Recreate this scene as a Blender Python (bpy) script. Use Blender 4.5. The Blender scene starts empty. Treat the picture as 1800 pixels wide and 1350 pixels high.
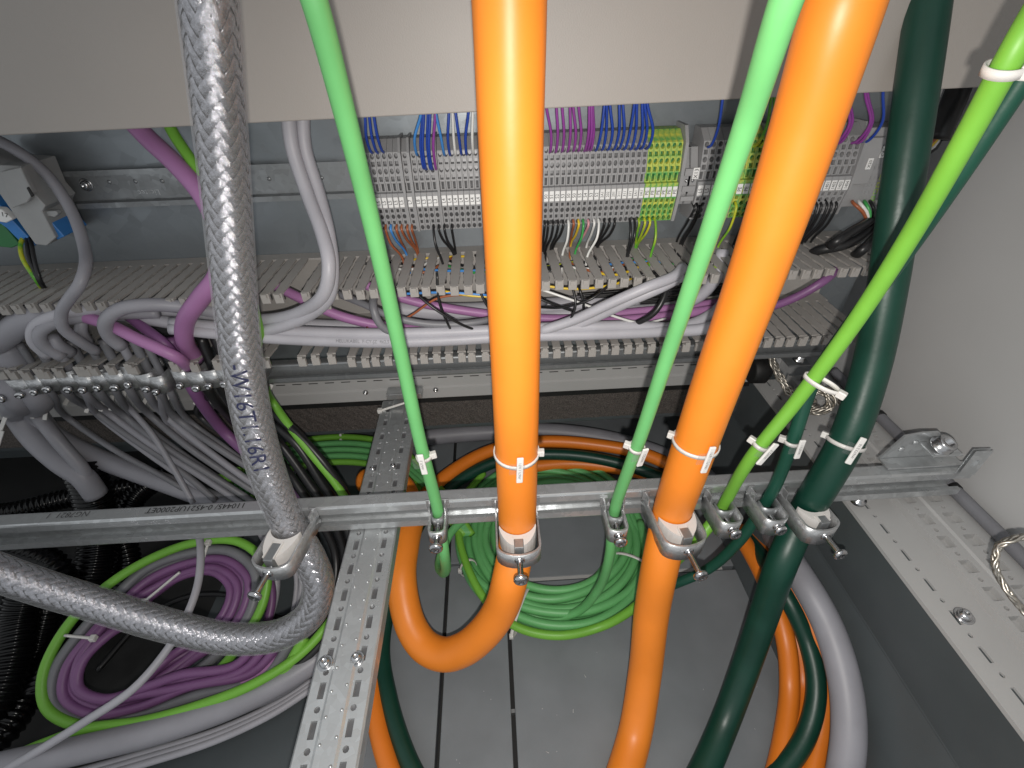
import bpy, bmesh, math, random
from mathutils import Vector, Matrix
random.seed(7)

# ------------------------------------------------------------------ camera, light, exposure
H = 0.62                                     # camera height above the cabinet floor (metres)
F_PX, PITCH, YAW, ROLL = 850.0, math.radians(36.85), math.radians(2.05), math.radians(-1.65)
fwd = Vector((math.sin(YAW)*math.cos(PITCH), math.cos(YAW)*math.cos(PITCH), -math.sin(PITCH)))
_r = fwd.cross(Vector((0, 0, 1))).normalized(); _u = _r.cross(fwd)
rgt = _r*math.cos(ROLL) + _u*math.sin(ROLL)
upv = -_r*math.sin(ROLL) + _u*math.cos(ROLL)
CAM = Vector((0, 0, H))
scene = bpy.context.scene
col = scene.collection
cd = bpy.data.cameras.new('camera'); cd.sensor_width = 36.0; cd.lens = 36.0*F_PX/1800.0
cd.clip_start = 0.01; cd.clip_end = 50
cam = bpy.data.objects.new('camera', cd); col.objects.link(cam)
cam.matrix_world = Matrix(((rgt.x, upv.x, -fwd.x, CAM.x), (rgt.y, upv.y, -fwd.y, CAM.y), (rgt.z, upv.z, -fwd.z, CAM.z), (0, 0, 0, 1)))
scene.camera = cam
w = bpy.data.worlds.new('World'); scene.world = w; w.use_nodes = True
w.node_tree.nodes['Background'].inputs[0].default_value = (0.93, 0.97, 1.0, 1)
w.node_tree.nodes['Background'].inputs[1].default_value = 0.53
ld = bpy.data.lights.new('flash', 'SPOT'); ld.energy = 9.4; ld.shadow_soft_size = 0.003
ld.spot_size = math.radians(150); ld.spot_blend = 1.0; ld.color = (1.0, 0.955, 0.90)
flash = bpy.data.objects.new('flash', ld); col.objects.link(flash)
flash.location = CAM - fwd*0.012 - upv*0.019 + rgt*0.002
aim = (fwd*1.0 + rgt*0.26 - upv*0.14).normalized()
flash.rotation_euler = aim.to_track_quat('-Z', 'Y').to_euler()
vs = scene.view_settings
vs.view_transform = 'Standard'; vs.look = 'None'; vs.exposure = 0.0; vs.gamma = 1.0; vs.use_curve_mapping = False

# ------------------------------------------------------------------ where things stand
def ray(x, y): return fwd + rgt*((x-900)/F_PX) - upv*((y-675)/F_PX)
def D(x, y, d, clr=0.013): q = ray(x, y); return CAM + q*(min(d, (FLOOR+clr)/q.z) if q.z < 0 else d)                         # at a distance d in front of the lens
def YY(x, y, v): q = ray(x, y); return CAM + q*(v/q.y)           # on the vertical plane y = v
def ZZ(x, y, v): q = ray(x, y); return CAM + q*(v/q.z)           # on the level plane z = H + v
def XX(x, y, v): q = ray(x, y); return CAM + q*(v/q.x)
def dpath(*t): return [D(*p) for p in t]
def ypath(*t): return [YY(*p) for p in t]
def zpath(*t): return [ZZ(*p) for p in t]
def proj(P):
    P = P-CAM; d = P.dot(fwd)
    return 900+F_PX*P.dot(rgt)/d, 675-F_PX*P.dot(upv)/d
PLATE, LIP = 0.52, 0.42                       # mounting plate, front lips of the ducts
FLOOR = -0.62                                 # floor relative to the lens
ORD = 'first second third fourth fifth sixth seventh eighth ninth tenth eleventh twelfth thirteenth fourteenth fifteenth sixteenth seventeenth eighteenth nineteenth twentieth'.split()
def ordw(n):
    if n < 20: return ORD[n]
    tens = {2: 'twent', 3: 'thirt', 4: 'fort', 5: 'fift', 6: 'sixt'}[(n+1)//10]
    return tens+'ieth' if (n+1) % 10 == 0 else tens+'y-'+ORD[(n+1) % 10-1]

# ------------------------------------------------------------------ materials
M = {}
def mat(name, color, rough=0.45, metal=0.0, var=0.12, scale=60, bump=0.0, bscale=400, color2=None, spec=0.5, coat=0.0, trans=0.0, aniso=None, stretch=None):
    m = bpy.data.materials.new(name); m.use_nodes = True
    nt = m.node_tree; b = nt.nodes['Principled BSDF']
    b.inputs['Roughness'].default_value = rough; b.inputs['Metallic'].default_value = metal
    b.inputs['Specular IOR Level'].default_value = spec
    b.inputs['Coat Weight'].default_value = coat
    b.inputs['Transmission Weight'].default_value = trans
    tc = nt.nodes.new('ShaderNodeTexCoord')
    vec = tc.outputs['Object']
    if stretch:
        mp = nt.nodes.new('ShaderNodeMapping'); mp.inputs['Scale'].default_value = stretch
        nt.links.new(vec, mp.inputs['Vector']); vec = mp.outputs['Vector']
    n = nt.nodes.new('ShaderNodeTexNoise'); n.inputs['Scale'].default_value = scale; n.inputs['Detail'].default_value = 6
    nt.links.new(vec, n.inputs['Vector'])
    r = nt.nodes.new('ShaderNodeValToRGB')
    c2 = color2 or tuple(c*(1-var) for c in color)
    c1 = color if color2 else tuple(min(1, c*(1+var)) for c in color)
    r.color_ramp.elements[0].position = 0.35; r.color_ramp.elements[1].position = 0.65
    r.color_ramp.elements[0].color = (*c2, 1); r.color_ramp.elements[1].color = (*c1, 1)
    nt.links.new(n.outputs['Fac'], r.inputs['Fac']); nt.links.new(r.outputs['Color'], b.inputs['Base Color'])
    mr = nt.nodes.new('ShaderNodeMapRange'); mr.inputs['To Min'].default_value = max(0.02, rough*0.8); mr.inputs['To Max'].default_value = min(1, rough*1.25)
    nt.links.new(n.outputs['Fac'], mr.inputs['Value']); nt.links.new(mr.outputs['Result'], b.inputs['Roughness'])
    if bump:
        n2 = nt.nodes.new('ShaderNodeTexNoise'); n2.inputs['Scale'].default_value = bscale; n2.inputs['Detail'].default_value = 4
        nt.links.new(vec, n2.inputs['Vector'])
        bp = nt.nodes.new('ShaderNodeBump'); bp.inputs['Strength'].default_value = bump; bp.inputs['Distance'].default_value = 0.001
        nt.links.new(n2.outputs['Fac'], bp.inputs['Height']); nt.links.new(bp.outputs['Normal'], b.inputs['Normal'])
    M[name] = m
    return m
def spangle(name, base, rough, metal, lo=0.75, vscale=160, bump=0.12):
    m = bpy.data.materials.new(name); m.use_nodes = True
    nt = m.node_tree; b = nt.nodes['Principled BSDF']; b.inputs['Metallic'].default_value = metal
    tc = nt.nodes.new('ShaderNodeTexCoord')
    v = nt.nodes.new('ShaderNodeTexVoronoi'); v.inputs['Scale'].default_value = vscale
    n = nt.nodes.new('ShaderNodeTexNoise'); n.inputs['Scale'].default_value = 28; n.inputs['Detail'].default_value = 8; n.inputs['Roughness'].default_value = 0.7
    mp = nt.nodes.new('ShaderNodeMapping'); mp.inputs['Scale'].default_value = (0.35, 1, 1)
    nt.links.new(tc.outputs['Object'], v.inputs['Vector']); nt.links.new(tc.outputs['Object'], mp.inputs['Vector']); nt.links.new(mp.outputs['Vector'], n.inputs['Vector'])
    sx = nt.nodes.new('ShaderNodeSeparateColor'); nt.links.new(v.outputs['Color'], sx.inputs['Color'])
    mx = nt.nodes.new('ShaderNodeMath'); mx.operation = 'MULTIPLY_ADD'; mx.inputs[1].default_value = 0.35
    nt.links.new(sx.outputs[0], mx.inputs[0]); nt.links.new(n.outputs['Fac'], mx.inputs[2])
    r = nt.nodes.new('ShaderNodeValToRGB'); r.color_ramp.elements[0].position = 0.35; r.color_ramp.elements[1].position = 0.95
    r.color_ramp.elements[0].color = (*[c*lo for c in base], 1); r.color_ramp.elements[1].color = (*base, 1)
    nt.links.new(mx.outputs[0], r.inputs['Fac']); nt.links.new(r.outputs['Color'], b.inputs['Base Color'])
    mr = nt.nodes.new('ShaderNodeMapRange'); mr.inputs['To Min'].default_value = rough*1.35; mr.inputs['To Max'].default_value = rough*0.75
    mr.inputs['From Min'].default_value = 0.3; mr.inputs['From Max'].default_value = 0.9
    nt.links.new(mx.outputs[0], mr.inputs['Value']); nt.links.new(mr.outputs['Result'], b.inputs['Roughness'])
    bp = nt.nodes.new('ShaderNodeBump'); bp.inputs['Strength'].default_value = bump; bp.inputs['Distance'].default_value = 0.001
    nt.links.new(n.outputs['Fac'], bp.inputs['Height']); nt.links.new(bp.outputs['Normal'], b.inputs['Normal'])
    M[name] = m
def clear(name, tint, rough, fac):
    m = bpy.data.materials.new(name); m.use_nodes = True
    nt = m.node_tree; nt.nodes.remove(nt.nodes['Principled BSDF'])
    t = nt.nodes.new('ShaderNodeBsdfTransparent'); t.inputs[0].default_value = (*tint, 1)
    g = nt.nodes.new('ShaderNodeBsdfPrincipled'); g.inputs['Base Color'].default_value = (0.75, 0.75, 0.75, 1); g.inputs['Roughness'].default_value = rough
    fr = nt.nodes.new('ShaderNodeFresnel'); fr.inputs[0].default_value = 1.45
    ad = nt.nodes.new('ShaderNodeMath'); ad.operation = 'ADD'; ad.inputs[1].default_value = fac; ad.use_clamp = True
    mx = nt.nodes.new('ShaderNodeMixShader')
    geo = nt.nodes.new('ShaderNodeNewGeometry'); inv = nt.nodes.new('ShaderNodeMath'); inv.operation = 'SUBTRACT'; inv.inputs[0].default_value = 1.0
    mu_ = nt.nodes.new('ShaderNodeMath'); mu_.operation = 'MULTIPLY'
    nt.links.new(geo.outputs['Backfacing'], inv.inputs[1]); nt.links.new(fr.outputs[0], ad.inputs[0])
    nt.links.new(ad.outputs[0], mu_.inputs[0]); nt.links.new(inv.outputs[0], mu_.inputs[1]); nt.links.new(mu_.outputs[0], mx.inputs[0])
    nt.links.new(t.outputs[0], mx.inputs[1]); nt.links.new(g.outputs[0], mx.inputs[2])
    nt.links.new(mx.outputs[0], nt.nodes['Material Output'].inputs['Surface'])
    M[name] = m
mat('orange_pvc', (0.82, 0.235, 0.022), 0.42, var=0.05, scale=14, bump=0.06, bscale=160)
mat('orange_loop', (0.76, 0.20, 0.018), 0.40, var=0.05, scale=14, bump=0.06, bscale=160)
mat('green_pvc', (0.130, 0.41, 0.140), 0.46, var=0.06, scale=20, bump=0.06, bscale=220)
mat('lime_pvc', (0.165, 0.42, 0.045), 0.46, var=0.06, scale=20, bump=0.06, bscale=220)
mat('darkgreen_pvc', (0.0045, 0.042, 0.027), 0.40, var=0.10, scale=30, bump=0.10, bscale=260)
mat('teal_pvc', (0.008, 0.062, 0.039), 0.42, var=0.10, scale=30, bump=0.10, bscale=260)
mat('grey_pvc', (0.275, 0.272, 0.30), 0.45, var=0.07, scale=25, bump=0.06, bscale=200)
mat('lightgrey_pvc', (0.40, 0.395, 0.43), 0.45, var=0.06, scale=25, bump=0.06, bscale=200)
mat('midgrey_pvc', (0.17, 0.17, 0.185), 0.45, var=0.10, scale=25, bump=0.06, bscale=200)
mat('purple_pvc', (0.185, 0.078, 0.195), 0.45, var=0.08, scale=25, bump=0.06, bscale=200)
mat('pink_pvc', (0.36, 0.165, 0.345), 0.45, var=0.08, scale=25, bump=0.06, bscale=200)
mat('black_pvc', (0.014, 0.014, 0.015), 0.36, var=0.2, scale=25, bump=0.08, bscale=200)
mat('black_hose', (0.003, 0.003, 0.0035), 0.16, var=0.2, scale=25, spec=0.35)
mat('wire_blue', (0.018, 0.060, 0.36), 0.32, var=0.05); mat('wire_lightblue', (0.06, 0.25, 0.62), 0.32, var=0.05)
mat('wire_violet', (0.27, 0.055, 0.30), 0.32, var=0.05); mat('wire_black', (0.014, 0.014, 0.015), 0.32, var=0.1)
mat('wire_white', (0.72, 0.72, 0.70), 0.32, var=0.04); mat('wire_brown', (0.33, 0.10, 0.04), 0.34, var=0.1)
mat('wire_yellow', (0.72, 0.50, 0.035), 0.32, var=0.05); mat('wire_green', (0.05, 0.33, 0.08), 0.32, var=0.05)
mat('wire_pink', (0.62, 0.30, 0.33), 0.32, var=0.05)
mat('wire_yellowgreen', (0.62, 0.58, 0.03), 0.32, color2=(0.10, 0.36, 0.03), scale=90, stretch=(1, 1, 0.3))
mat('duct_pvc', (0.335, 0.318, 0.300), 0.55, var=0.04, scale=9, bump=0.10, bscale=700)
mat('duct_cover', (0.350, 0.322, 0.297), 0.48, var=0.035, scale=5, bump=0.12, bscale=900)
mat('terminal_grey', (0.30, 0.30, 0.305), 0.5, var=0.05, scale=40)
mat('terminal_pe', (0.56, 0.58, 0.09), 0.45, color2=(0.09, 0.36, 0.10), scale=170)
mat('clamp_pit', (0.13, 0.13, 0.135), 0.4, metal=0.5, var=0.2)
mat('marker_white', (0.78, 0.78, 0.77), 0.5, var=0.03)
mat('plate_white', (0.70, 0.69, 0.67), 0.4, var=0.03)
mat('ink', (0.012, 0.012, 0.014), 0.6, var=0.05); mat('ink_blue', (0.015, 0.018, 0.06), 0.5, var=0.05)
mat('nylon', (0.80, 0.78, 0.75), 0.38, var=0.03, trans=0.25)
mat('saddle_plastic', (0.60, 0.58, 0.56), 0.5, var=0.04)
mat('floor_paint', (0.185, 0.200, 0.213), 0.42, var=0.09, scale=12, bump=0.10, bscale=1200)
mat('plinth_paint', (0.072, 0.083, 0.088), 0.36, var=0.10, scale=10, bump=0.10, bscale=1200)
mat('wall_paint', (0.48, 0.478, 0.475), 0.55, var=0.03, scale=5, bump=0.10, bscale=1000)
mat('frame_paint', (0.40, 0.398, 0.393), 0.45, var=0.03, scale=10, bump=0.08, bscale=900)
mat('foam_rubber', (0.125, 0.108, 0.097), 0.9, color2=(0.040, 0.034, 0.031), scale=700, bump=0.9, bscale=900)
mat('black_rubber', (0.008, 0.008, 0.008), 0.6, var=0.2)
mat('module_grey', (0.33, 0.335, 0.335), 0.5, var=0.04); mat('module_blue', (0.03, 0.19, 0.52), 0.42, var=0.05); mat('module_green', (0.025, 0.16, 0.05), 0.45, var=0.08)
mat('bolt_zinc', (0.55, 0.55, 0.56), 0.22, metal=1.0, var=0.15, scale=120)
mat('gasket_dark', (0.02, 0.02, 0.02), 0.7, var=0.2)
spangle('galv', (0.36, 0.375, 0.385), 0.42, 0.70, lo=0.68)
spangle('galv_rail', (0.62, 0.64, 0.65), 0.36, 0.72, lo=0.70)
spangle('galv_plate', (0.27, 0.295, 0.315), 0.46, 0.72, lo=0.84, vscale=60)
spangle('strap_zinc', (0.62, 0.63, 0.64), 0.36, 0.75, lo=0.55, vscale=240, bump=0.5)
M['strap_zinc'].node_tree.nodes['Noise Texture'].inputs['Scale'].default_value = 140
mat('braid_metal', (0.47, 0.468, 0.475), 0.14, metal=0.9, var=0.25, scale=500, bump=0.4, bscale=1500)
mat('strap_copper', (0.45, 0.42, 0.37), 0.35, metal=0.9, var=0.3, scale=300)
clear('sleeve', (0.90, 0.90, 0.93), 0.20, 0.07)
clear('clear_plastic', (0.96, 0.96, 0.96), 0.15, 0.02)

# ------------------------------------------------------------------ helpers
def link(name, me, m=None, parent=None):
    if isinstance(me, bmesh.types.BMesh):
        b = me; me = bpy.data.meshes.new(name); bmesh.ops.recalc_face_normals(b, faces=b.faces[:]); b.to_mesh(me); b.free()
    if m and not me.materials: me.materials.append(M[m] if isinstance(m, str) else m)
    o = bpy.data.objects.new(name, me); col.objects.link(o)
    if parent: o.parent = parent
    return o
def tag(o, label=None, cat=None, group=None, kind=None):
    if label: o['label'] = label
    if cat: o['category'] = cat
    if group: o['group'] = group
    if kind: o['kind'] = kind
    return o
def thing(name, label, cat, loc=(0, 0, 0), group=None, rot=None):
    o = bpy.data.objects.new(name, None); o.empty_display_size = 0.01; col.objects.link(o); o.location = loc
    if rot: o.rotation_euler = rot
    return tag(o, label, cat, group)
def keep(o, parent):
    """parent without moving: parts are made in world coordinates"""
    o.parent = parent; o.matrix_parent_inverse = Matrix.Translation(-Vector(parent.location)); return o
def box(bm, a, b, bevel=0.0, mi=0):
    a, b = Vector(a), Vector(b); lo = Vector([min(a[i], b[i]) for i in range(3)]); hi = Vector([max(a[i], b[i]) for i in range(3)])
    v = [bm.verts.new((x, y, z)) for x in (lo.x, hi.x) for y in (lo.y, hi.y) for z in (lo.z, hi.z)]
    fs = [bm.faces.new([v[i] for i in q]) for q in ((0, 1, 3, 2), (4, 6, 7, 5), (0, 4, 5, 1), (2, 3, 7, 6), (0, 2, 6, 4), (1, 5, 7, 3))]
    for f in fs: f.material_index = mi
    if bevel:
        es = {e for f in fs for e in f.edges}
        bmesh.ops.bevel(bm, geom=list(es), offset=bevel, segments=2, affect='EDGES', profile=0.5, material=-1)
    return fs
def bx(name, a, b, m, parent=None, bevel=0.0):
    bm = bmesh.new(); box(bm, a, b, bevel); o = link(name, bm, m)
    if parent: keep(o, parent)
    return o
def cyl(bm, p, q, r, n=14, r2=None, mi=0):
    p, q = Vector(p), Vector(q); d = (q-p).normalized(); a = d.orthogonal().normalized(); b = d.cross(a)
    r2 = r if r2 is None else r2
    A = [bm.verts.new(p+(a*math.cos(t)+b*math.sin(t))*r) for t in [2*math.pi*i/n for i in range(n)]]
    B = [bm.verts.new(q+(a*math.cos(t)+b*math.sin(t))*r2) for t in [2*math.pi*i/n for i in range(n)]]
    for i in range(n):
        f = bm.faces.new((A[i], A[(i+1) % n], B[(i+1) % n], B[i])); f.smooth = True; f.material_index = mi
    for ring in (A[::-1], B):
        f = bm.faces.new(ring); f.material_index = mi
def lathe(bm, p, d, prof, n=18):
    """profile of (distance along d, radius) pairs turned about the axis"""
    p, d = Vector(p), Vector(d).normalized(); a = d.orthogonal().normalized(); b = d.cross(a); rings = []
    for t, r in prof: rings.append([bm.verts.new(p+d*t+(a*math.cos(2*math.pi*i/n)+b*math.sin(2*math.pi*i/n))*r) for i in range(n)])
    for A, B in zip(rings, rings[1:]):
        for i in range(n):
            f = bm.faces.new((A[i], A[(i+1) % n], B[(i+1) % n], B[i])); f.smooth = True
    bm.faces.new(rings[0][::-1]); bm.faces.new(rings[-1])
def dense(pts, step=0.006):
    """centripetal Catmull-Rom through the points, resampled evenly"""
    P = [Vector(p) for p in pts]
    P = [P[0]*2-P[1]] + P + [P[-1]*2-P[-2]]; out = []
    for i in range(1, len(P)-2):
        p0, p1, p2, p3 = P[i-1:i+3]
        t0 = 0; t1 = t0+max(1e-6, (p1-p0).length)**.5; t2 = t1+max(1e-6, (p2-p1).length)**.5; t3 = t2+max(1e-6, (p3-p2).length)**.5
        n = max(2, int((p2-p1).length/step)+1)
        for k in range(n):
            t = t1+(t2-t1)*k/n
            a1 = p0*((t1-t)/(t1-t0))+p1*((t-t0)/(t1-t0)); a2 = p1*((t2-t)/(t2-t1))+p2*((t-t1)/(t2-t1)); a3 = p2*((t3-t)/(t3-t2))+p3*((t-t2)/(t3-t2))
            b1 = a1*((t2-t)/(t2-t0))+a2*((t-t0)/(t2-t0)); b2 = a2*((t3-t)/(t3-t1))+a3*((t-t1)/(t3-t1))
            out.append(b1*((t2-t)/(t2-t1))+b2*((t-t1)/(t2-t1)))
    out.append(P[-2])
    return out
def frames(path):
    T = [(path[min(i+1, len(path)-1)]-path[max(i-1, 0)]).normalized() for i in range(len(path))]
    n = T[0].orthogonal().normalized(); N = []; B = []
    for t in T:
        n = (n-t*n.dot(t)).normalized(); N.append(n); B.append(t.cross(n))
    return T, N, B
def tube(name, pts, r, m, parent=None, sides=14, step=0.006, rfun=None):
    path = dense(pts, step); T, N, B = frames(path); vs_, fs = [], []
    for i, c in enumerate(path):
        rr = rfun(i) if rfun else r
        for k in range(sides):
            a = 2*math.pi*k/sides; vs_.append(c+(N[i]*math.cos(a)+B[i]*math.sin(a))*rr)
    for i in range(len(path)-1):
        for k in range(sides):
            k2 = (k+1) % sides; fs.append((i*sides+k, i*sides+k2, (i+1)*sides+k2, (i+1)*sides+k))
    fs.append(tuple(range(sides))[::-1]); fs.append(tuple((len(path)-1)*sides+k for k in range(sides)))
    me = bpy.data.meshes.new(name); me.from_pydata(vs_, [], fs)
    me.polygons.foreach_set('use_smooth', [True]*len(fs)); me.materials.append(M[m])
    o = bpy.data.objects.new(name, me); col.objects.link(o)
    if parent: keep(o, parent)
    o['_n'] = 0; del o['_n']
    PATHS[o.name] = (path, T, r)
    return o
PATHS = {}
def cable(name, label, m, pts, r, group=None, cat='cable', sides=14, step=0.006):
    return tag(tube(name, pts, r, m, sides=sides, step=step), label, cat, group)
def near(o, x, y):
    path, T, r = PATHS[o.name]
    i = min(range(len(path)), key=lambda i: (proj(path[i])[0]-x)**2+(proj(path[i])[1]-y)**2)
    return path[i], T[i], r
def flip(T): return T if T.z > 0 else -T
_txt = {}
def text_mesh(s, size):
    if (s, size) not in _txt:
        c = bpy.data.curves.new('t', 'FONT'); c.body = s; c.size = size; c.align_x = 'CENTER'; c.align_y = 'CENTER'; c.resolution_u = 2
        o = bpy.data.objects.new('t', c); col.objects.link(o)
        me = bpy.data.meshes.new_from_object(o.evaluated_get(bpy.context.evaluated_depsgraph_get()))
        bpy.data.objects.remove(o); bpy.data.curves.remove(c); _txt[(s, size)] = me
    return _txt[(s, size)]
def text(name, s, size, origin, u, v, m, parent=None):
    """flat lettering, u = reading direction, v = up of the letters"""
    src = text_mesh(s, size); me = src.copy(); u, v, origin = Vector(u).normalized(), Vector(v).normalized(), Vector(origin)
    for vert in me.vertices: vert.co = origin+u*vert.co.x+v*vert.co.y
    me.materials.clear(); me.materials.append(M[m])
    o = bpy.data.objects.new(name, me); col.objects.link(o)
    if parent: keep(o, parent)
    return o
def text_on_tube(name, s, size, tube_o, i0, facing, r, m, parent, down=True):
    """lettering laid round a cable, running along it from sample i0"""
    path, T, _ = PATHS[tube_o.name]; src = text_mesh(s, size); me = src.copy()
    acc = [0]
    for a, b in zip(path, path[1:]): acc.append(acc[-1]+(b-a).length)
    for v in me.vertices:
        sv = acc[i0]+v.co.x*(1 if down else -1)
        j = max(1, min(len(path)-2, next((k for k, q in enumerate(acc) if q > sv), len(path)-2)))
        f = (sv-acc[j-1])/max(1e-9, acc[j]-acc[j-1]); c = path[j-1].lerp(path[j], f); t = T[j-1].lerp(T[j], f).normalized()
        n = (facing-t*facing.dot(t)).normalized(); b = t.cross(n)*(1 if down else -1)
        a = v.co.y/r
        v.co = c+(n*math.cos(a)-b*math.sin(a))*(r+0.0006)
    me.materials.clear(); me.materials.append(M[m]); o = bpy.data.objects.new(name, me); col.objects.link(o); keep(o, parent); return o
def cell(bm, o, u, v, n, W, Hh, hw, hh, shape, depth, mi=0, mi2=1):
    """one rectangular patch of a sheet with a recessed hole, o = patch centre, n = outward"""
    o, u, v, n = Vector(o), Vector(u), Vector(v), Vector(n)
    outer = [(-1, -1), (0, -1), (1, -1), (1, 0), (1, 1), (0, 1), (-1, 1), (-1, 0)]
    if shape == 'round': inner = [(math.cos(math.atan2(b, a)), math.sin(math.atan2(b, a))) for a, b in outer]
    else: inner = outer
    A = [bm.verts.new(o+u*a*W/2+v*b*Hh/2) for a, b in outer]
    I = [bm.verts.new(o+u*a*hw/2+v*b*hh/2) for a, b in inner]
    J = [bm.verts.new(o+u*a*hw/2*.94+v*b*hh/2*.94-n*depth) for a, b in inner]
    for i in range(8):
        j = (i+1) % 8
        bm.faces.new((A[i], A[j], I[j], I[i])).material_index = mi
        bm.faces.new((I[i], I[j], J[j], J[i])).material_index = mi
    bm.faces.new(J).material_index = mi2
def quad(bm, a, b, c, d, mi=0):
    f = bm.faces.new([bm.verts.new(Vector(p)) for p in (a, b, c, d)]); f.material_index = mi; return f
def extrude_profile(bm, prof, x0, x1, closed=True):
    """profile of (y, z) points run along x"""
    A = [bm.verts.new((x0, y, z)) for y, z in prof]; B = [bm.verts.new((x1, y, z)) for y, z in prof]; n = len(prof)
    for i in range(n if closed else n-1): bm.faces.new((A[i], A[(i+1) % n], B[(i+1) % n], B[i]))
    if closed: bm.faces.new(A[::-1]); bm.faces.new(B)
def copy_of(o, parent=None, loc=None):
    c = o.copy(); col.objects.link(c)
    if parent: c.parent = parent
    if loc is not None: c.location = loc
    return c

# ------------------------------------------------------------------ the setting: floor, plinth, walls, mounting plate
def W3(x, y, z): return Vector((x, y, H+z))
floor = tag(bx('floor', W3(-1.8, -0.3, FLOOR-0.06), W3(0.36, 0.715, FLOOR-0.022), 'gasket_dark'), kind='structure')
xs_ = ZZ(600, 1180, FLOOR).x
g1, g2 = ZZ(783, 1080, FLOOR).x, ZZ(901, 1230, FLOOR).x
ys = ZZ(1250, 1001, FLOOR).y
for a, b, y0, y1 in ((xs_, g1-0.0024, -0.3, 0.699), (g1+0.0024, g2-0.0024, -0.3, ys+0.03), (g2+0.0024, 0.335, -0.3, ys-0.002), (g2+0.0024, 0.335, ys+0.004, 0.699), (g1+0.0024, g2-0.0024, ys+0.034, 0.699)):
    bx('floor_panel', W3(a, y0, FLOOR-0.02), W3(b, y1, FLOOR), 'floor_paint', floor, 0.0008)
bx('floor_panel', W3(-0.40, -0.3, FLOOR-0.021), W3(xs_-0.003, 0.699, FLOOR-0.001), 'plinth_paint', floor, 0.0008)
bx('panel_edge', W3(g2+0.01, ys-0.0016, FLOOR+0.0003), W3(0.30, ys+0.003, FLOOR+0.0012), 'frame_paint', floor)
for k in range(4):
    bx('panel_clip', W3(g2-0.0022, 0.05+0.055*k, FLOOR-0.012), W3(g2+0.0022, 0.054+0.055*k, FLOOR-0.006), 'galv', floor)
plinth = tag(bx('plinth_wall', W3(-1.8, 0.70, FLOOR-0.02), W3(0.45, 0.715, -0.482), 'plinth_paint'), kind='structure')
bx('plinth_ledge', W3(-1.8, 0.547, -0.488), W3(0.40, 0.7145, -0.4785), 'plinth_paint', plinth, 0.002)
bm = bmesh.new()
prof = [(0.358, -0.412), (0.358, -0.494), (0.318, FLOOR+0.003), (0.318, FLOOR-0.02), (0.40, FLOOR-0.02), (0.40, -0.412)]
A = [bm.verts.new(W3(x, -0.3, z)) for x, z in prof]; B = [bm.verts.new(W3(x, 0.5465 if z > -0.45 else 0.6995, z)) for x, z in prof]
for i in range(len(prof)): bm.faces.new((A[i], A[(i+1) % len(prof)], B[(i+1) % len(prof)], B[i]))
bm.faces.new(A[::-1]); bm.faces.new(B)
es = [e for e in bm.edges if abs(e.verts[0].co.z-e.verts[1].co.z) < 1e-6 and abs(e.verts[0].co.x-e.verts[1].co.x) < 1e-6 and abs(e.verts[0].co.y-e.verts[1].co.y) > 0.3 and -0.5 < e.verts[0].co.z-H < -0.48]
bmesh.ops.bevel(bm, geom=es, offset=0.0012, segments=2, affect='EDGES')
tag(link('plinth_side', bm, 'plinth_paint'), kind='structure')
tag(bx('side_wall', W3(0.475, -0.4, -0.62), W3(0.485, 0.66, 0.5), 'wall_paint'), kind='structure')
tag(bx('back_wall', W3(-1.8, 0.645, -0.4783), W3(0.474, 0.655, 0.5), 'wall_paint'), kind='structure')
plate = tag(bx('mounting_plate', W3(-0.95, PLATE, -0.352), W3(0.437, PLATE+0.003, 0.25), 'galv_plate'), kind='structure')
bx('plate_flange', W3(-0.95, PLATE+0.0035, -0.355), W3(0.437, PLATE+0.022, -0.352), 'galv_plate', plate)
# white base frame: back profile with lines of slots and a black seal, foam strip under it
fr = thing('base_frame_profile', 'white painted horizontal frame profile along the back above the foam', 'frame profile', W3(0, 0.53, -0.42))
bm = bmesh.new()
zt, zb = -0.378, -0.417
extrude_profile(bm, [(0.533, H+zb), (0.531, H+zb+0.002), (0.531, H-0.399), (0.5335, H-0.3975), (0.5335, H-0.389), (0.531, H-0.3875), (0.531, H+zt), (0.56, H+zt), (0.56, H+zb)], -0.95, 0.372)
keep(link('profile', bm, 'frame_paint'), fr)
for k in range(34):
    x = -0.36+k*0.0215
    if x < 0.34: bx('slot', W3(x, 0.5302, zt-0.0032), W3(x+0.012, 0.5307, zt-0.0022), 'gasket_dark', fr)
bx('seal', W3(-0.95, 0.534, -0.4255), W3(0.372, 0.55, -0.4175), 'black_rubber', fr)
def screw_head(name, p, d, r, parent=None, washer=True):
    bm = bmesh.new(); d = Vector(d).normalized(); p = Vector(p)
    if washer: lathe(bm, p, d, [(0, r*1.45), (r*.18, r*1.45), (r*.22, r*1.3)], 20)
    lathe(bm, p+d*r*.2, d, [(0, r), (r*.35, r*1.0), (r*.7, r*.82), (r*.85, r*.55), (r*.87, r*.36), (r*.5, r*.28)], 18)
    o = link(name, bm, 'bolt_zinc')
    if parent: keep(o, parent)
    return o
for x, y in ((643, 689), (705, 687), (766, 684)):
    screw_head('frame_screw', YY(x, y, 0.531), (0, -1, 0), 0.0036, fr, False)
bm = bmesh.new(); nx, nz = 260, 10
fo = [[bm.verts.new(W3(-0.95+1.32*i/nx, 0.546-random.uniform(0, 0.0012), -0.427-0.052*j/nz)) for j in range(nz+1)] for i in range(nx+1)]
for i in range(nx):
    for j in range(nz): bm.faces.new((fo[i][j], fo[i+1][j], fo[i+1][j+1], fo[i][j+1]))
box(bm, W3(-0.95, 0.5463, -0.478), W3(0.37, 0.5595, -0.426))
tag(link('foam_strip', bm, 'foam_rubber'), 'dark speckled foam sealing strip under the white back profile', 'foam strip')

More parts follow.
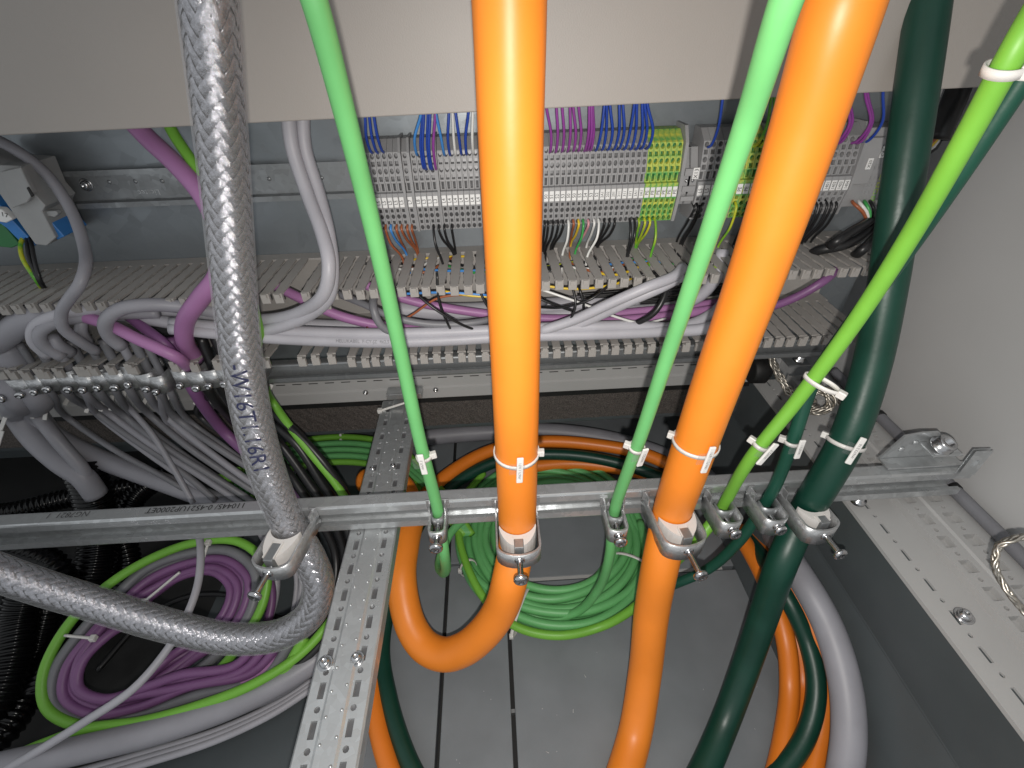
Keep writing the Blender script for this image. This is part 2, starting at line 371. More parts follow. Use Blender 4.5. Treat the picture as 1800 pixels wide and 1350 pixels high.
# right-hand base frame with its rows of slots and holes
rf = thing('side_frame_profile', 'white painted frame profile with rows of slots along the right wall', 'frame profile', W3(0.38, 0.1, -0.412))
bm = bmesh.new()
y = -0.2; X0, X1, Zt = 0.357, 0.404, -0.410
quad(bm, W3(X0, -0.3, Zt), W3(X0+0.012, -0.3, Zt), W3(X0+0.012, 0.53, Zt), W3(X0, 0.53, Zt))
quad(bm, W3(X0, -0.3, Zt), W3(X0, 0.53, Zt), W3(X0+0.0, 0.53, Zt-0.004), W3(X0, -0.3, Zt-0.004))
k = 0; yy = -0.30
while yy < 0.52:
    L = 0.0165 if k % 2 == 0 else 0.0135
    cell(bm, W3(X0+0.018, yy+L/2, Zt), (1, 0, 0), (0, 1, 0), (0, 0, 1), 0.012, L, 0.0036, 0.0125 if k % 2 == 0 else 0.0045, 'rect' if k % 2 == 0 else 'round', 0.0022, 0, 0)
    yy += L; k += 1
quad(bm, W3(X0+0.024, -0.3, Zt), W3(X1, -0.3, Zt), W3(X1, yy, Zt), W3(X0+0.024, yy, Zt))
quad(bm, W3(X1, -0.3, Zt), W3(X1, yy, Zt), W3(X1, yy, Zt+0.008), W3(X1, -0.3, Zt+0.008))
Zs = Zt+0.008
for xa, wd, big in ((X1, 0.022, 0.0105), (X1+0.026, 0.024, 0.0135)):       # two rows of windows and round holes
    k = 0; yy = -0.30
    while yy < 0.52:
        L = 0.0165 if k % 2 == 0 else 0.0095
        cell(bm, W3(xa+wd/2, yy+L/2, Zs), (1, 0, 0), (0, 1, 0), (0, 0, 1), wd, L, big if k % 2 == 0 else 0.0042, 0.0125 if k % 2 == 0 else 0.0042, 'rect' if k % 2 == 0 else 'round', 0.0065, 0, 0)
        yy += L; k += 1
xr_ = X1+0.022
quad(bm, W3(xr_, -0.3, Zs), W3(xr_, yy, Zs), W3(xr_+0.002, yy, Zs+0.002), W3(xr_+0.002, -0.3, Zs+0.002))
quad(bm, W3(xr_+0.002, -0.3, Zs+0.002), W3(xr_+0.002, yy, Zs+0.002), W3(xr_+0.004, yy, Zs), W3(xr_+0.004, -0.3, Zs))
quad(bm, W3(X1+0.050, -0.3, Zs), W3(X1+0.050, yy, Zs), W3(0.4738, yy, Zs), W3(0.4738, -0.3, Zs))
bmesh.ops.remove_doubles(bm, verts=bm.verts[:], dist=1e-5)
me = bpy.data.meshes.new('profile'); bm.to_mesh(me); bm.free(); me.materials.append(M['frame_paint']); me.materials.append(M['plinth_paint'])
o = bpy.data.objects.new('profile', me); col.objects.link(o); keep(o, rf)
screw_head('frame_screw', ZZ(1694, 1083, Zt), (0, 0, 1), 0.0052, rf)
screw_head('frame_screw', ZZ(1556, 802, Zt), (0, 0, 1), 0.0050, rf)

# ------------------------------------------------------------------ DIN rail, ducts
dz = YY(480, 288, 0.513).z; dzb = YY(480, 357, 0.513).z
dr = thing('din_rail', 'galvanised top-hat rail screwed across the mounting plate behind the terminals', 'mounting rail', Vector((0, 0.517, dz-0.0175)))
bm = bmesh.new(); t = 0.0012
zc = dz-0.0175
extrude_profile(bm, [(0.5125, zc+0.0175), (0.5125, zc+0.0125), (0.5185, zc+0.0115), (0.5185, zc-0.0115), (0.5125, zc-0.0125), (0.5125, zc-0.0175), (0.5137, zc-0.0175), (0.5137, zc-0.0130), (0.5197, zc-0.0120), (0.5197, zc+0.0120), (0.5137, zc+0.0130), (0.5137, zc+0.0175)], -0.90, 0.43)
keep(link('rail', bm, 'galv'), dr)
screw_head('rail_screw', YY(152, 325, 0.5185), (0, -1, 0), 0.0042, dr)
for x in (192, 238, 285, 473, 565):
    bm = bmesh.new(); lathe(bm, YY(x, 325-(x-192)*0.02-5, 0.5186), (0, -1, 0), [(0, 0.0022), (0.0007, 0.0016), (0.001, 0.0004)], 10); keep(link('dimple', bm, 'galv'), dr)
text('stamp', 'Licatec', 0.0075, YY(262, 338, 0.5182), (-1, 0, 0), (0, 0, -1), 'strap_zinc', dr)

zcov = YY(836, 198, LIP).z
uc = thing('cable_duct', 'beige covered cable duct across the top with wires running into it', 'cable duct', Vector((0, LIP, zcov)))
bm = bmesh.new(); box(bm, (-0.95, LIP-0.0012, zcov), (0.448, LIP+0.001, zcov+0.14), 0.0009)
box(bm, (-0.95, LIP+0.0012, zcov+0.0005), (0.448, LIP+0.010, zcov+0.0022)); 
zl_, zr_ = YY(0, 238, LIP), YY(1500, 164, LIP); kz = (zr_.z-zl_.z)/(zr_.x-zl_.x)
for v in bm.verts: v.co.z += zl_.z+kz*(v.co.x-zl_.x)-zcov
keep(link('cover', bm, 'duct_cover'), uc)
bx('base', (-0.95, PLATE-0.0025, zcov+0.012), (0.448, PLATE-0.0002, zcov+0.13), 'duct_pvc', uc)
bx('side', (-0.95, LIP+0.03, zcov+0.125), (0.448, PLATE-0.003, zcov+0.128), 'duct_pvc', uc)
PITCH_F = 0.0125
ZU, ZL = H-0.197, H-0.2745
du = thing('slotted_cable_duct', 'open grey slotted cable duct full of cables below the terminals', 'cable duct', Vector((0, PLATE-0.05, ZL)))
bx('base', (-0.95, PLATE-0.0032, ZL+0.0022), (0.395, PLATE-0.0006, ZU-0.0022), 'duct_pvc', du)
bx('upper_root', (-0.95, PLATE-0.016, ZU-0.002), (0.395, PLATE-0.0006, ZU), 'duct_pvc', du)
bx('lower_root', (-0.95, PLATE-0.022, ZL), (0.395, PLATE-0.0006, ZL+0.002), 'duct_pvc', du)
def finger_mesh(up):
    bm = bmesh.new(); hw = 0.0040; L = PLATE-0.0158-LIP-0.004
    out = [(-hw, 0)]; segs = 4
    for s in range(segs):
        y0 = -L*s/segs; y1 = -L*(s+1)/segs
        out += [(-hw-0.0004, y0-0.004), (-hw-0.0004, y1+0.004), (-hw-0.0011, y1+0.0012)] if s < segs-1 else [(-hw-0.0004, y0-0.004), (-hw+0.0002, y1+0.003), (-hw-0.0004, -L)]
    right = [(-x, y) for x, y in out[::-1]]
    pts = out+right; t = 0.0019*(-1 if up else 1)
    A = [bm.verts.new((x, y, 0)) for x, y in pts]; B = [bm.verts.new((x, y, t)) for x, y in pts]
    bm.faces.new(A); bm.faces.new(B[::-1])
    for i in range(len(pts)): j = (i+1) % len(pts); bm.faces.new((A[i], A[j], B[j], B[i]))
    s = -1 if up else 1
    box(bm, (-hw, -L-0.0001, 0.0004*s*-1), (hw, -L-0.004, (0.0095 if up else 0.0095)*(s if up else -s)), 0.0005)            # lip that holds the cover
    box(bm, (-hw+0.0016, -L-0.0041, -0.0003*s), (hw-0.0016, -L-0.0056, 0.0034*s))
    me = bpy.data.meshes.new('finger'); bmesh.ops.recalc_face_normals(bm, faces=bm.faces[:]); bm.to_mesh(me); bm.free(); me.materials.append(M['duct_pvc']); return me
mu, ml = finger_mesh(True), finger_mesh(False)
i = 0; x = 0.388
missing = {44, 48, 49, 52, 55, 58, 59}
while x > -0.60:
    for me_, z, yr in ((mu, ZU-0.00005, PLATE-0.0158), (ml, ZL+0.00005, PLATE-0.0158)):
        if me_ is ml and i in missing: continue
        if me_ is mu and i == 46: continue
        o = bpy.data.objects.new('finger', me_); col.objects.link(o); o.location = (x, yr, z)
        far = max(0, -0.2-x)
        o.rotation_euler = (random.gauss(0, 0.006)-(0.06 if (me_ is ml and x < -0.16) else 0), 0, random.gauss(0, 0.008)+(random.gauss(0, 0.05) if (me_ is ml and x < -0.16) else 0))
        keep(o, du)
    i += 1; x -= PITCH_F
bx('end_clip', YY(568, 520, 0.418)-Vector((0.008, 0.0, 0.0)), YY(568, 545, 0.418)+Vector((0.008, 0.003, 0)), 'duct_pvc', du, 0.0006)

# ------------------------------------------------------------------ rails with cable clamps
def c_rail(name, label, x0, x1, yf, yb, zt_, zb_, m, lip, loc):
    r = thing(name, label, 'rail', loc); bm = bmesh.new(); t = 0.0018; rr = 0.002
    zt2, zb2 = H+zt_, H+zb_
    p = [(yf, zt2-lip), (yf, zt2-rr), (yf+rr*.3, zt2-rr*.3), (yf+rr, zt2), (yb-rr, zt2), (yb-rr*.3, zt2-rr*.3), (yb, zt2-rr), (yb, zb2+rr), (yb-rr*.3, zb2+rr*.3), (yb-rr, zb2), (yf+rr, zb2), (yf+rr*.3, zb2+rr*.3), (yf, zb2+rr), (yf, zb2+lip),
         (yf+0.004, zb2+lip), (yf+0.004, zb2+lip-t), (yf+t, zb2+lip-t), (yf+t, zb2+t), (yb-t, zb2+t), (yb-t, zt2-t), (yf+t, zt2-t), (yf+t, zt2-lip+t), (yf+0.004, zt2-lip+t), (yf+0.004, zt2-lip)]
    extrude_profile(bm, p, x0, x1); keep(link('channel', bm, m), r); return r
RF, RB, RT, RBt = 0.297, 0.312, -0.355, -0.390
rail = c_rail('clamp_rail', 'galvanised channel rail across the front carrying the big cable clamps', -0.62, 0.452, RF, RB, RT, RBt, 'galv_rail', 0.0095, W3(0, RB, RBt))
text('print', '110445/ 0-4521UP2000ET', 0.0085, ZZ(345, 893, RT)+Vector((0, 0, 0.0004)), (-1, 0.0, 0), (0, -1, 0), 'ink', rail)
text('print', 'NG7821  1', 0.0085, ZZ(120, 905, RT)+Vector((0, 0, 0.0004)), (-1, 0.0, 0), (0, -1, 0), 'clamp_pit', rail)
BF = 0.452
brail = c_rail('rear_clamp_rail', 'galvanised channel rail under the slotted duct carrying the row of small clamps', -0.62, 0.385, BF, BF+0.012, -0.297, -0.322, 'galv', 0.007, W3(0, BF+0.012, -0.322))
bx('rail_bracket', W3(0.36, BF+0.0125, -0.33), W3(0.384, 0.530, -0.326), 'galv', brail)
bx('rail_bracket', W3(-0.50, BF+0.0125, -0.33), W3(-0.47, 0.5195, -0.326), 'galv', brail)

# punched support rail running from front to back
sx0, sx1, sz = -0.1515, -0.1055, -0.392
sr = thing('punched_support_rail', 'galvanised punched steel rail running front to back under the clamp rail', 'rail', W3(-0.128, 0.2, sz-0.014))
bm = bmesh.new(); wS = sx1-sx0; y0s, y1s = -0.05, 0.513
cA, cB, cw = sx0+0.010, sx1-0.010, 0.008
def strip(a, b): quad(bm, W3(a, y0s, sz), W3(b, y0s, sz), W3(b, yy, sz), W3(a, yy, sz))
yy = y0s; k = 0
while yy < y1s-0.02:
    L = 0.0150 if k % 2 == 0 else 0.0100
    for cx in (cA, cB):
        cell(bm, W3(cx, yy+L/2, sz), (1, 0, 0), (0, 1, 0), (0, 0, 1), cw, L, 0.0046, 0.0112 if k % 2 == 0 else 0.0046, 'rect' if k % 2 == 0 else 'round', 0.0022)
    yy += L; k += 1
strip(cB+cw/2, sx1-0.0015); strip(sx0+0.0015, cA-cw/2)
for a, b, c, d in ((cA+cw/2, 0, cA+cw/2+0.002, 0.0012), (cA+cw/2+0.002, 0.0012, cB-cw/2-0.002, 0.0012), (cB-cw/2-0.002, 0.0012, cB-cw/2, 0)):
    quad(bm, W3(a, y0s, sz+b), W3(c, y0s, sz+d), W3(c, yy, sz+d), W3(a, yy, sz+b))
for s, xs in ((-1, sx0), (1, sx1)):
    quad(bm, W3(xs-s*0.0015, y0s, sz), W3(xs, y0s, sz-0.0015), W3(xs, yy, sz-0.0015), W3(xs-s*0.0015, yy, sz))
    quad(bm, W3(xs, y0s, sz-0.0015), W3(xs, y0s, sz-0.014), W3(xs, yy, sz-0.014), W3(xs, yy, sz-0.0015))
quad(bm, W3(sx0+0.002, y0s, sz-0.0045), W3(sx1-0.002, y0s, sz-0.0045), W3(sx1-0.002, yy, sz-0.0045), W3(sx0+0.002, yy, sz-0.0045), 1)
bmesh.ops.remove_doubles(bm, verts=bm.verts[:], dist=1e-5)
me = bpy.data.meshes.new('channel'); bm.to_mesh(me); bm.free(); me.materials.append(M['galv_rail']); me.materials.append(M['clamp_pit'])
o = bpy.data.objects.new('channel', me); col.objects.link(o); keep(o, sr)
bm = bmesh.new()
for k in range(30):
    yk = y0s+0.008+k*0.0165
    for xk in (-0.004, 0.004): lathe(bm, W3(-0.1285+xk*1.3, yk+(0.004 if xk > 0 else 0), sz+0.0012), (0, 0, 1), [(0, 0.0013), (0.0006, 0.0008), (0.0008, 0.0002)], 8)
keep(link('dimples', bm, 'galv_rail'), sr)
bx('end_tab', W3(sx0+0.002, 0.5135, sz-0.010), W3(sx1+0.003, 0.5305, sz-0.0005), 'galv_rail', sr, 0.0008)
screw_head('rail_screw', ZZ(572, 1166, sz), (0, 0, 1), 0.0042, sr); screw_head('rail_screw', ZZ(627, 1158, sz), (0, 0, 1), 0.0042, sr)
screw_head('rail_screw', ZZ(655, 825, sz), (0, 0, 1), 0.0032, sr, False); screw_head('rail_screw', ZZ(691, 820, sz), (0, 0, 1), 0.0032, sr, False)

# ------------------------------------------------------------------ terminal blocks
TP = 0.0052
def zat(py): return YY(1000, py, 0.479).z
ZB = zat(396)
def terminal_mesh(name, m, p=TP, holes=True, y_off=0.0):
    bm = bmesh.new(); g = p-0.00025; x0, x1 = 0, g
    def zz(py): return zat(py)-ZB
    prof = []                                       # (y, z) outline seen from the side, top to bottom
    def band(pa, pb, ya, yb, rows):
        for k, (kind, fw, fh) in enumerate(rows):
            za, zb_ = zz(pa+(pb-pa)*k/len(rows)), zz(pa+(pb-pa)*(k+1)/len(rows))
            y_a, y_b = ya+(yb-ya)*k/len(rows), ya+(yb-ya)*(k+1)/len(rows)
            n = Vector((0, -(za-zb_), -(y_a-y_b))).normalized(); v = Vector((0, y_a-y_b, za-zb_)); h = v.length; v.normalize()
            c = Vector((g/2, (y_a+y_b)/2, (za+zb_)/2))
            if kind and holes: cell(bm, c, (1, 0, 0), v, n, g, h, g*fw, h*fh, kind, 0.0045)
            else: quad(bm, c+Vector((-g/2, 0, 0))-v*h/2, c+Vector((g/2, 0, 0))-v*h/2, c+Vector((g/2, 0, 0))+v*h/2, c+Vector((-g/2, 0, 0))+v*h/2)
        prof.append((ya, zz(pa))); prof.append((yb, zz(pb)))
    R, Q = ('round', 0.72, 0.80), ('rect', 0.62, 0.66)
    band(239, 258, 0.497, 0.4835, [(None, 0, 0)])
    band(258, 310, 0.4835, 0.4795, [R, Q, R, Q])
    band(310, 311, 0.4795, 0.4825, [(None, 0, 0)])
    band(311, 327, 0.4825, 0.4825, [('rect', 0.45, 0.8)])
    band(327, 328, 0.4825, 0.4780, [(None, 0, 0)])
    band(328, 353, 0.4780, 0.4780, [(None, 0, 0)])
    band(353, 396, 0.4785, 0.4825, [('rect', 0.5, 0.55), R, ('rect', 0.5, 0.55), R])
    prof += [(0.512, zz(400)), (0.512, zz(239))]
    for x in (x0, x1):
        vs2 = [bm.verts.new((x, y, z)) for y, z in prof]; bm.faces.new(vs2)
    for (ya, za), (yb, zb_) in zip(prof[-3:], prof[-2:]+prof[:1]):
        quad(bm, (x0, ya, za), (x1, ya, za), (x1, yb, zb_), (x0, yb, zb_))
    bmesh.ops.translate(bm, verts=bm.verts[:], vec=(0, -0.512, 0))
    me = bpy.data.meshes.new(name); bm.to_mesh(me); bm.free(); me.materials.append(M[m]); me.materials.append(M['clamp_pit'] if m != 'terminal_pe' else M['module_green'])
    return me
tm_grey, tm_pe = terminal_mesh('terminal_block', 'terminal_grey'), terminal_mesh('earth_terminal_block', 'terminal_pe')
bm = bmesh.new(); zm0, zm1 = zat(352)-ZB, zat(334)-ZB
box(bm, (0.0004, 0.4768-0.512, zm0), (TP-0.0006, 0.4778-0.512, zm1), 0.0004)
mk = bpy.data.meshes.new('marker'); bm.to_mesh(mk); bm.free(); mk.materials.append(M['marker_white'])
def marker_text(s):
    me = text_mesh(s, 0.0044 if len(s) < 3 else 0.0036).copy()
    for v in me.vertices: v.co = Vector((-v.co.y+TP/2-0.0002, 0.4766-0.512, v.co.x+(zm0+zm1)/2))
    me.materials.clear(); me.materials.append(M['ink']); return me
_mt = {}
def terminal(x, s, label, pe=False, group=None):
    o = bpy.data.objects.new('earth_terminal_block' if pe else 'terminal_block', tm_pe if pe else tm_grey); col.objects.link(o)
    o.location = (x, 0.512, ZB); tag(o, label, 'terminal block', group)
    if s:
        m_ = bpy.data.objects.new('marker', mk); col.objects.link(m_); m_.parent = o
        if s not in _mt: _mt[s] = marker_text(s)
        t_ = bpy.data.objects.new('marking', _mt[s]); col.objects.link(t_); t_.parent = m_
    return o
x = YY(650, 350, 0.478).x
n = 0
def end_plate(x, wd, label, tall=0.002):
    bm = bmesh.new(); z0, z1 = ZB-0.001, zat(239)+tall
    P = [(0.512, z0), (0.482, z0), (0.4765, zat(352)), (0.4765, zat(334)), (0.4785, zat(258)), (0.488, z1), (0.512, z1)]
    A = [bm.verts.new((x, a, b)) for a, b in P]; B = [bm.verts.new((x+wd, a, b)) for a, b in P]
    bm.faces.new(A); bm.faces.new(B[::-1])
    for i in range(len(P)): j = (i+1) % len(P); bm.faces.new((A[i], A[j], B[j], B[i]))
    return tag(link('end_plate', bm, 'terminal_grey'), label, 'end plate')
row = ['L5']*6+['|', 'L7', '|']+['L8', 'L3', 'L3', 'L3']+['|']+['L4']*9+['11', '12', '13', '14', '17', '21', '22', '41', '42', '50', '51', '52', '53', '50', '50', '55', '54', '53', '52', '2A1', '202', '201', '211', '311', '371', '3A1', '3A1']+['PE']*6
xr1 = YY(1190, 340, 0.478).x
nsep = row.count('|'); nterm = len(row)-nsep
TPr = (xr1-x-nsep*0.0025)/nterm
TPS = TPr/TP
seps = 0
for s in row:
    if s == '|':
        end_plate(x, 0.0022, 'grey plastic partition plate, %s from the left in the long terminal row' % ORD[seps]); seps += 1; x += 0.0025; continue
    if s == 'PE': lab = 'green and yellow earth terminal, %s of six at the right end of the long row' % ORD[n-(nterm-6)]
    else: lab = 'grey terminal block marked %s, %s from the left in the long row' % (s, ordw(n))
    o = terminal(x, s, lab, s == 'PE', 'long row of terminal blocks'); o.scale.x = TPS*0.999
    x += TPr; n += 1
end_plate(x+0.0003, 0.003, 'grey end plate beside the green and yellow earth terminals', 0.004)
xe = x+0.0045
def end_clamp(x, wd, label, mark=None):
    e = thing('end_clamp', label, 'end clamp', Vector((x, 0.512, ZB+0.02)))
    bm = bmesh.new(); zlo, zhi = zat(378), zat(272)
    P = [(0.512, zlo), (0.487, zlo+0.004), (0.482, zat(350)), (0.482, zat(318)), (0.488, zat(296)), (0.494, zhi), (0.512, zhi)]
    A = [bm.verts.new((x, a, b)) for a, b in P]; B = [bm.verts.new((x+wd, a, b)) for a, b in P]
    bm.faces.new(A); bm.faces.new(B[::-1])
    for i in range(len(P)): j = (i+1) % len(P); bm.faces.new((A[i], A[j], B[j], B[i]))
    keep(link('body', bm, 'terminal_grey'), e)
    for za, zb_ in ((305, 318), (336, 346), (354, 362)):
        bx('rib', (x+0.0006, 0.4795, zat(zb_)), (x+wd-0.0006, 0.4818, zat(za)), 'terminal_grey', e, 0.0004)
    screw_head('clamp_screw', (x+wd/2, 0.4817, zat(327)), (0, -1, 0), 0.0016, e, False)
    if mark:
        bx('marker', (x+wd*.25, 0.4780, zat(323)), (x+wd*.95, 0.4792, zat(303)), 'marker_white', e, 0.0003)
        text('marking', mark, 0.0052, (x+wd*.60, 0.4777, zat(313)), (0, 0, 1), (-1, 0, 0), 'ink', e)
    return e
end_clamp(xe, 0.0075, 'grey rail end clamp right of the earth terminals at the long row end')
x2 = YY(1218, 340, 0.48).x
end_clamp(x2-0.0065, 0.0085, 'grey rail end clamp with white marker X13 at the second row start', 'X13')
x = x2+0.0025; n = 0
row2 = ['L5', 'L5', 'L5', 'L6', 'L6', 'L6', 'PE', 'PE', 'PE', '|', '110', '111', '112', '113', '114', '140', '141', '142', '1472', '1473', '1401', '1402', '1403', '1404', '|']
xr2 = YY(1497, 325, 0.478).x
TPr2 = (xr2-x-2*0.0025)/(len(row2)-2)
pe2 = 0
for s in row2:
    if s == '|':
        end_plate(x, 0.0022, 'grey partition plate %s in the second terminal row' % ('beside its earth terminals' if n < 12 else 'at its right end')); x += 0.0025; continue
    lab = 'green and yellow earth terminal, %s of three in the second terminal row' % ORD[pe2] if s == 'PE' else 'grey terminal block marked %s, %s from the left in the second row' % (s, ordw(n))
    pe2 += s == 'PE'
    o = terminal(x, s, lab, s == 'PE', 'second row of terminal blocks'); o.scale.x = TPr2/TP*0.999; x += TPr2; n += 1
# controller terminals with tilted white markers at the right end of the rail
io = thing('terminal_module', 'grey plug-in terminal module with tilted white markers at the right rail end', 'terminal module', Vector((x+0.03, 0.512, ZB)))
z_hi, z_lo = zat(246), zat(388)
bm = bmesh.new(); xw = 0.050
box(bm, (x+0.001, 0.486, z_lo), (x+xw, 0.5118, z_hi), 0.0012); keep(link('body', bm, 'terminal_grey'), io)
bx('front_step', (x+0.001, 0.480, zat(345)), (x+0.018, 0.4858, zat(262)), 'terminal_grey', io, 0.0008)
for k in range(7):
    for r_, (pa, kind) in enumerate(((318, 'rect'), (336, 'rect'), (350, 'round'), (362, 'rect'), (374, 'round'), (268, 'round'))):
        bm = bmesh.new(); cell(bm, (x+0.021+k*0.0041, 0.4855, zat(pa)), (1, 0, 0), (0, 0, 1), (0, -1, 0), 0.0039, 0.0052, 0.0026, 0.0034, kind, 0.003)
        me = bpy.data.meshes.new('entry'); bm.to_mesh(me); bm.free(); me.materials.append(M['terminal_pe'] if k == 3 else M['terminal_grey']); me.materials.append(M['clamp_pit'])
        o = bpy.data.objects.new('wire_entry', me); col.objects.link(o); keep(o, io)
for k, s in enumerate(('CA1', 'CL1', 'CC1', 'CP1')):
    bx('marker', (x+0.0205+k*0.0052, 0.4825, zat(300)), (x+0.0250+k*0.0052, 0.4845, zat(279)), 'marker_white', io, 0.0003)
    text('marking', s, 0.0040, (x+0.0227+k*0.0052, 0.4822, zat(289.5)), (0, 0, 1), (-1, 0, 0), 'ink', io)
bx('marker', (x+0.008, 0.4785, zat(318)), (x+0.013, 0.4798, zat(298)), 'marker_white', io, 0.0003)
text('marking', 'X20', 0.0040, (x+0.0105, 0.4782, zat(308)), (0, 0, 1), (-1, 0, 0), 'ink', io)
XM = x

# ------------------------------------------------------------------ wires at the terminals
WR = 0.00125
def wire(m, pts, label, r=WR, group=None): return cable('wire', label, 'wire_'+m, pts, r, group, 'wire', 8, 0.004)
def hole(px, py): return YY(px, py, 0.4795)
tops = [(653, 268, 641, 'blue'), (663, 268, 648, 'blue'), (673, 267, 656, 'blue'), (733, 272, 741, 'lightblue'), (749, 297, 745, 'blue'), (757, 297, 752, 'blue'), (767, 298, 765, 'violet'), (781, 272, 765, 'lightblue'), (791, 272, 789, 'blue'), (801, 272, 795, 'white'), (811, 271, 800, 'blue'), (820, 271, 824, 'blue'), (832, 270, 831, 'white'), (760, 297, 756, 'blue'), (745, 296, 743, 'blue'),
        (967, 267, 960, 'violet'), (977, 267, 978, 'violet'), (988, 266, 988, 'violet'), (998, 266, 1002, 'violet'), (1008, 265, 1007, 'violet'), (1017, 265, 1017, 'violet'), (1028, 265, 1036, 'violet'), (1038, 264, 1042, 'violet'), (1033, 264, 1040, 'violet'),
        (1048, 264, 1063, 'blue'), (1059, 263, 1067, 'blue'), (1069, 263, 1072, 'blue'), (1079, 263, 1089, 'blue'), (1088, 262, 1095, 'blue'), (1098, 262, 1116, 'blue'), (1109, 262, 1120, 'blue'), (1119, 262, 1129, 'blue'), (1128, 261, 1133, 'blue'), (1138, 261, 1137, 'blue'),
        (1247, 258, 1271, 'blue'), (1327, 257, 1357, 'yellowgreen'), (1337, 256, 1362, 'yellowgreen'), (1466, 253, 1485, 'violet'), (1474, 252, 1491, 'violet'), (1501, 251, 1521, 'violet'), (1509, 251, 1525, 'violet'), (1521, 250, 1553, 'blue')]
cn = {}
names = {'blue': 'blue', 'lightblue': 'pale blue', 'violet': 'violet', 'white': 'white', 'black': 'black', 'brown': 'brown', 'yellow': 'yellow', 'green': 'green', 'pink': 'pink', 'yellowgreen': 'green and yellow'}
for hx, hy, tx, c in sorted(tops, key=lambda t: t[0]):
    k = cn.get(c, 0); cn[c] = k+1
    a = hole(hx, hy); b = YY(tx, 190-(tx-800)*0.045, 0.462)
    mid = a.lerp(b, 0.45)+Vector((0.30*(a.x-b.x), -0.006+random.uniform(-.002, .002), -0.001))
    wire(c, [a+Vector((0, 0.004, -0.0012)), a+Vector((0, -0.0035, 0.0020)), mid, b, b+Vector(((b.x-a.x)*.1, 0.004, 0.03))], 'thin %s wire above the terminals, %s %s one from the left' % (names[c], ordw(k), names[c]), group='wires rising from the terminals')
bots = [(678, 398, 707, 453, 'brown'), (687, 398, 714, 446, 'lightblue'), (697, 398, 714, 444, 'brown'), (706, 398, 733, 444, 'brown'), (716, 398, 734, 443, 'brown'), (724, 398, 735, 442, 'brown'),
        (762, 398, 778, 462, 'black'), (771, 398, 797, 446, 'black'), (781, 397, 799, 445, 'black'), (794, 397, 801, 444, 'black'),
        (957, 391, 953, 440, 'black'), (963, 391, 956, 440, 'black'), (972, 390, 960, 438, 'black'), (981, 390, 968, 437, 'black'), (990, 390, 972, 436, 'black'), (999, 390, 989, 446, 'white'), (1008, 389, 1000, 426, 'brown'), (1017, 389, 1001, 426, 'yellow'), (1025, 389, 1011, 444, 'green'), (1034, 389, 1016, 433, 'pink'), (1044, 388, 1031, 433, 'white'), (1052, 388, 1033, 449, 'white'),
        (1062, 388, 1047, 430, 'black'), (1071, 388, 1050, 432, 'black'), (1080, 388, 1051, 433, 'black'), (1107, 387, 1102, 449, 'black'), (1115, 387, 1104, 449, 'black'), (1123, 387, 1117, 433, 'yellowgreen'), (1133, 386, 1119, 433, 'yellowgreen'), (1142, 386, 1120, 432, 'yellowgreen'), (1151, 386, 1144, 449, 'yellowgreen'),
        (1219, 361, 1189, 422, 'black'), (1226, 361, 1196, 427, 'black'), (1230, 361, 1200, 428, 'black'), (1293, 358, 1263, 432, 'yellowgreen'), (1312, 360, 1290, 428, 'black'), (1426, 356, 1398, 428, 'black'), (1434, 356, 1402, 428, 'black'), (1442, 356, 1405, 426, 'black'), (1452, 355, 1410, 426, 'black'), (1460, 355, 1416, 424, 'black'), (1469, 355, 1426, 424, 'black')]
cn = {}
for hx, hy, ex, ey, c in bots:
    k = cn.get(c, 0); cn[c] = k+1
    a = hole(hx, hy) if hx < 1210 else YY(hx, hy, 0.481)
    b = ZZ(ex, ey, -0.1955)
    b.y = min(b.y, 0.506)
    mid = a.lerp(b, 0.55)+Vector((0.35*(a.x-b.x), -0.006, 0.004+random.uniform(-.002, .002)))
    wire(c, [a+Vector((0, 0.004, 0.0012)), a+Vector((0, -0.003, -0.0015)), mid, b, b+Vector(((b.x-a.x)*.15, -0.001, -0.022))], '%s wire dropping into the duct, %s %s one from left' % (names[c], ordw(k), names[c]), group='wires dropping into the duct')

# ------------------------------------------------------------------ the big cables on the front rail
def rise(pts):
    """carry a cable on upwards past the top of the picture"""
    p, d = pts[0], (pts[0]-pts[1]).normalized()
    return [p+d*0.10+Vector((0, 0.03, 0.22)), p+d*0.06+Vector((0, 0.008, 0.07))]+pts
def fy(r): return RF-r-0.0015                  # centre line of a cable that lies against the rail
r1 = 0.0172
or1 = cable('orange_power_cable', 'thick orange cable hanging straight down the middle into the widest clamp', 'orange_pvc',
    rise(ypath((893, -150, fy(r1)), (894, -60, fy(r1)), (896, 60, fy(r1)), (898, 250, fy(r1)), (902, 450, fy(r1)), (906, 650, fy(r1)), (908, 800, fy(r1)), (909, 900, fy(r1)), (908, 955, fy(r1)))
    + dpath((897, 1015, .462), (880, 1070, .482), (850, 1113, .50), (815, 1141, .514), (780, 1150, .525), (748, 1137, .535), (724, 1104, .545), (710, 1055, .557), (706, 1005, .572), (713, 955, .60), (722, 900, .65), (700, 850, .69), (640, 845, .72))), r1, sides=28, step=0.004)
r2 = 0.0172
or2 = cable('orange_power_cable', 'thick orange cable slanting down on the right and leaving at the bottom edge', 'orange_pvc',
    rise(dpath((1540, -180, .205), (1510, -90, .208), (1484, 0, .213), (1410, 240, .252), (1330, 480, .305), (1250, 700, .363), (1205, 830, .408))+ypath((1180, 905, fy(r2)))+dpath((1162, 985, .458), (1145, 1080, .488), (1134, 1180, .512), (1116, 1290, .508), (1085, 1400, .485))), r2, sides=28, step=0.004)
rg = 0.0053
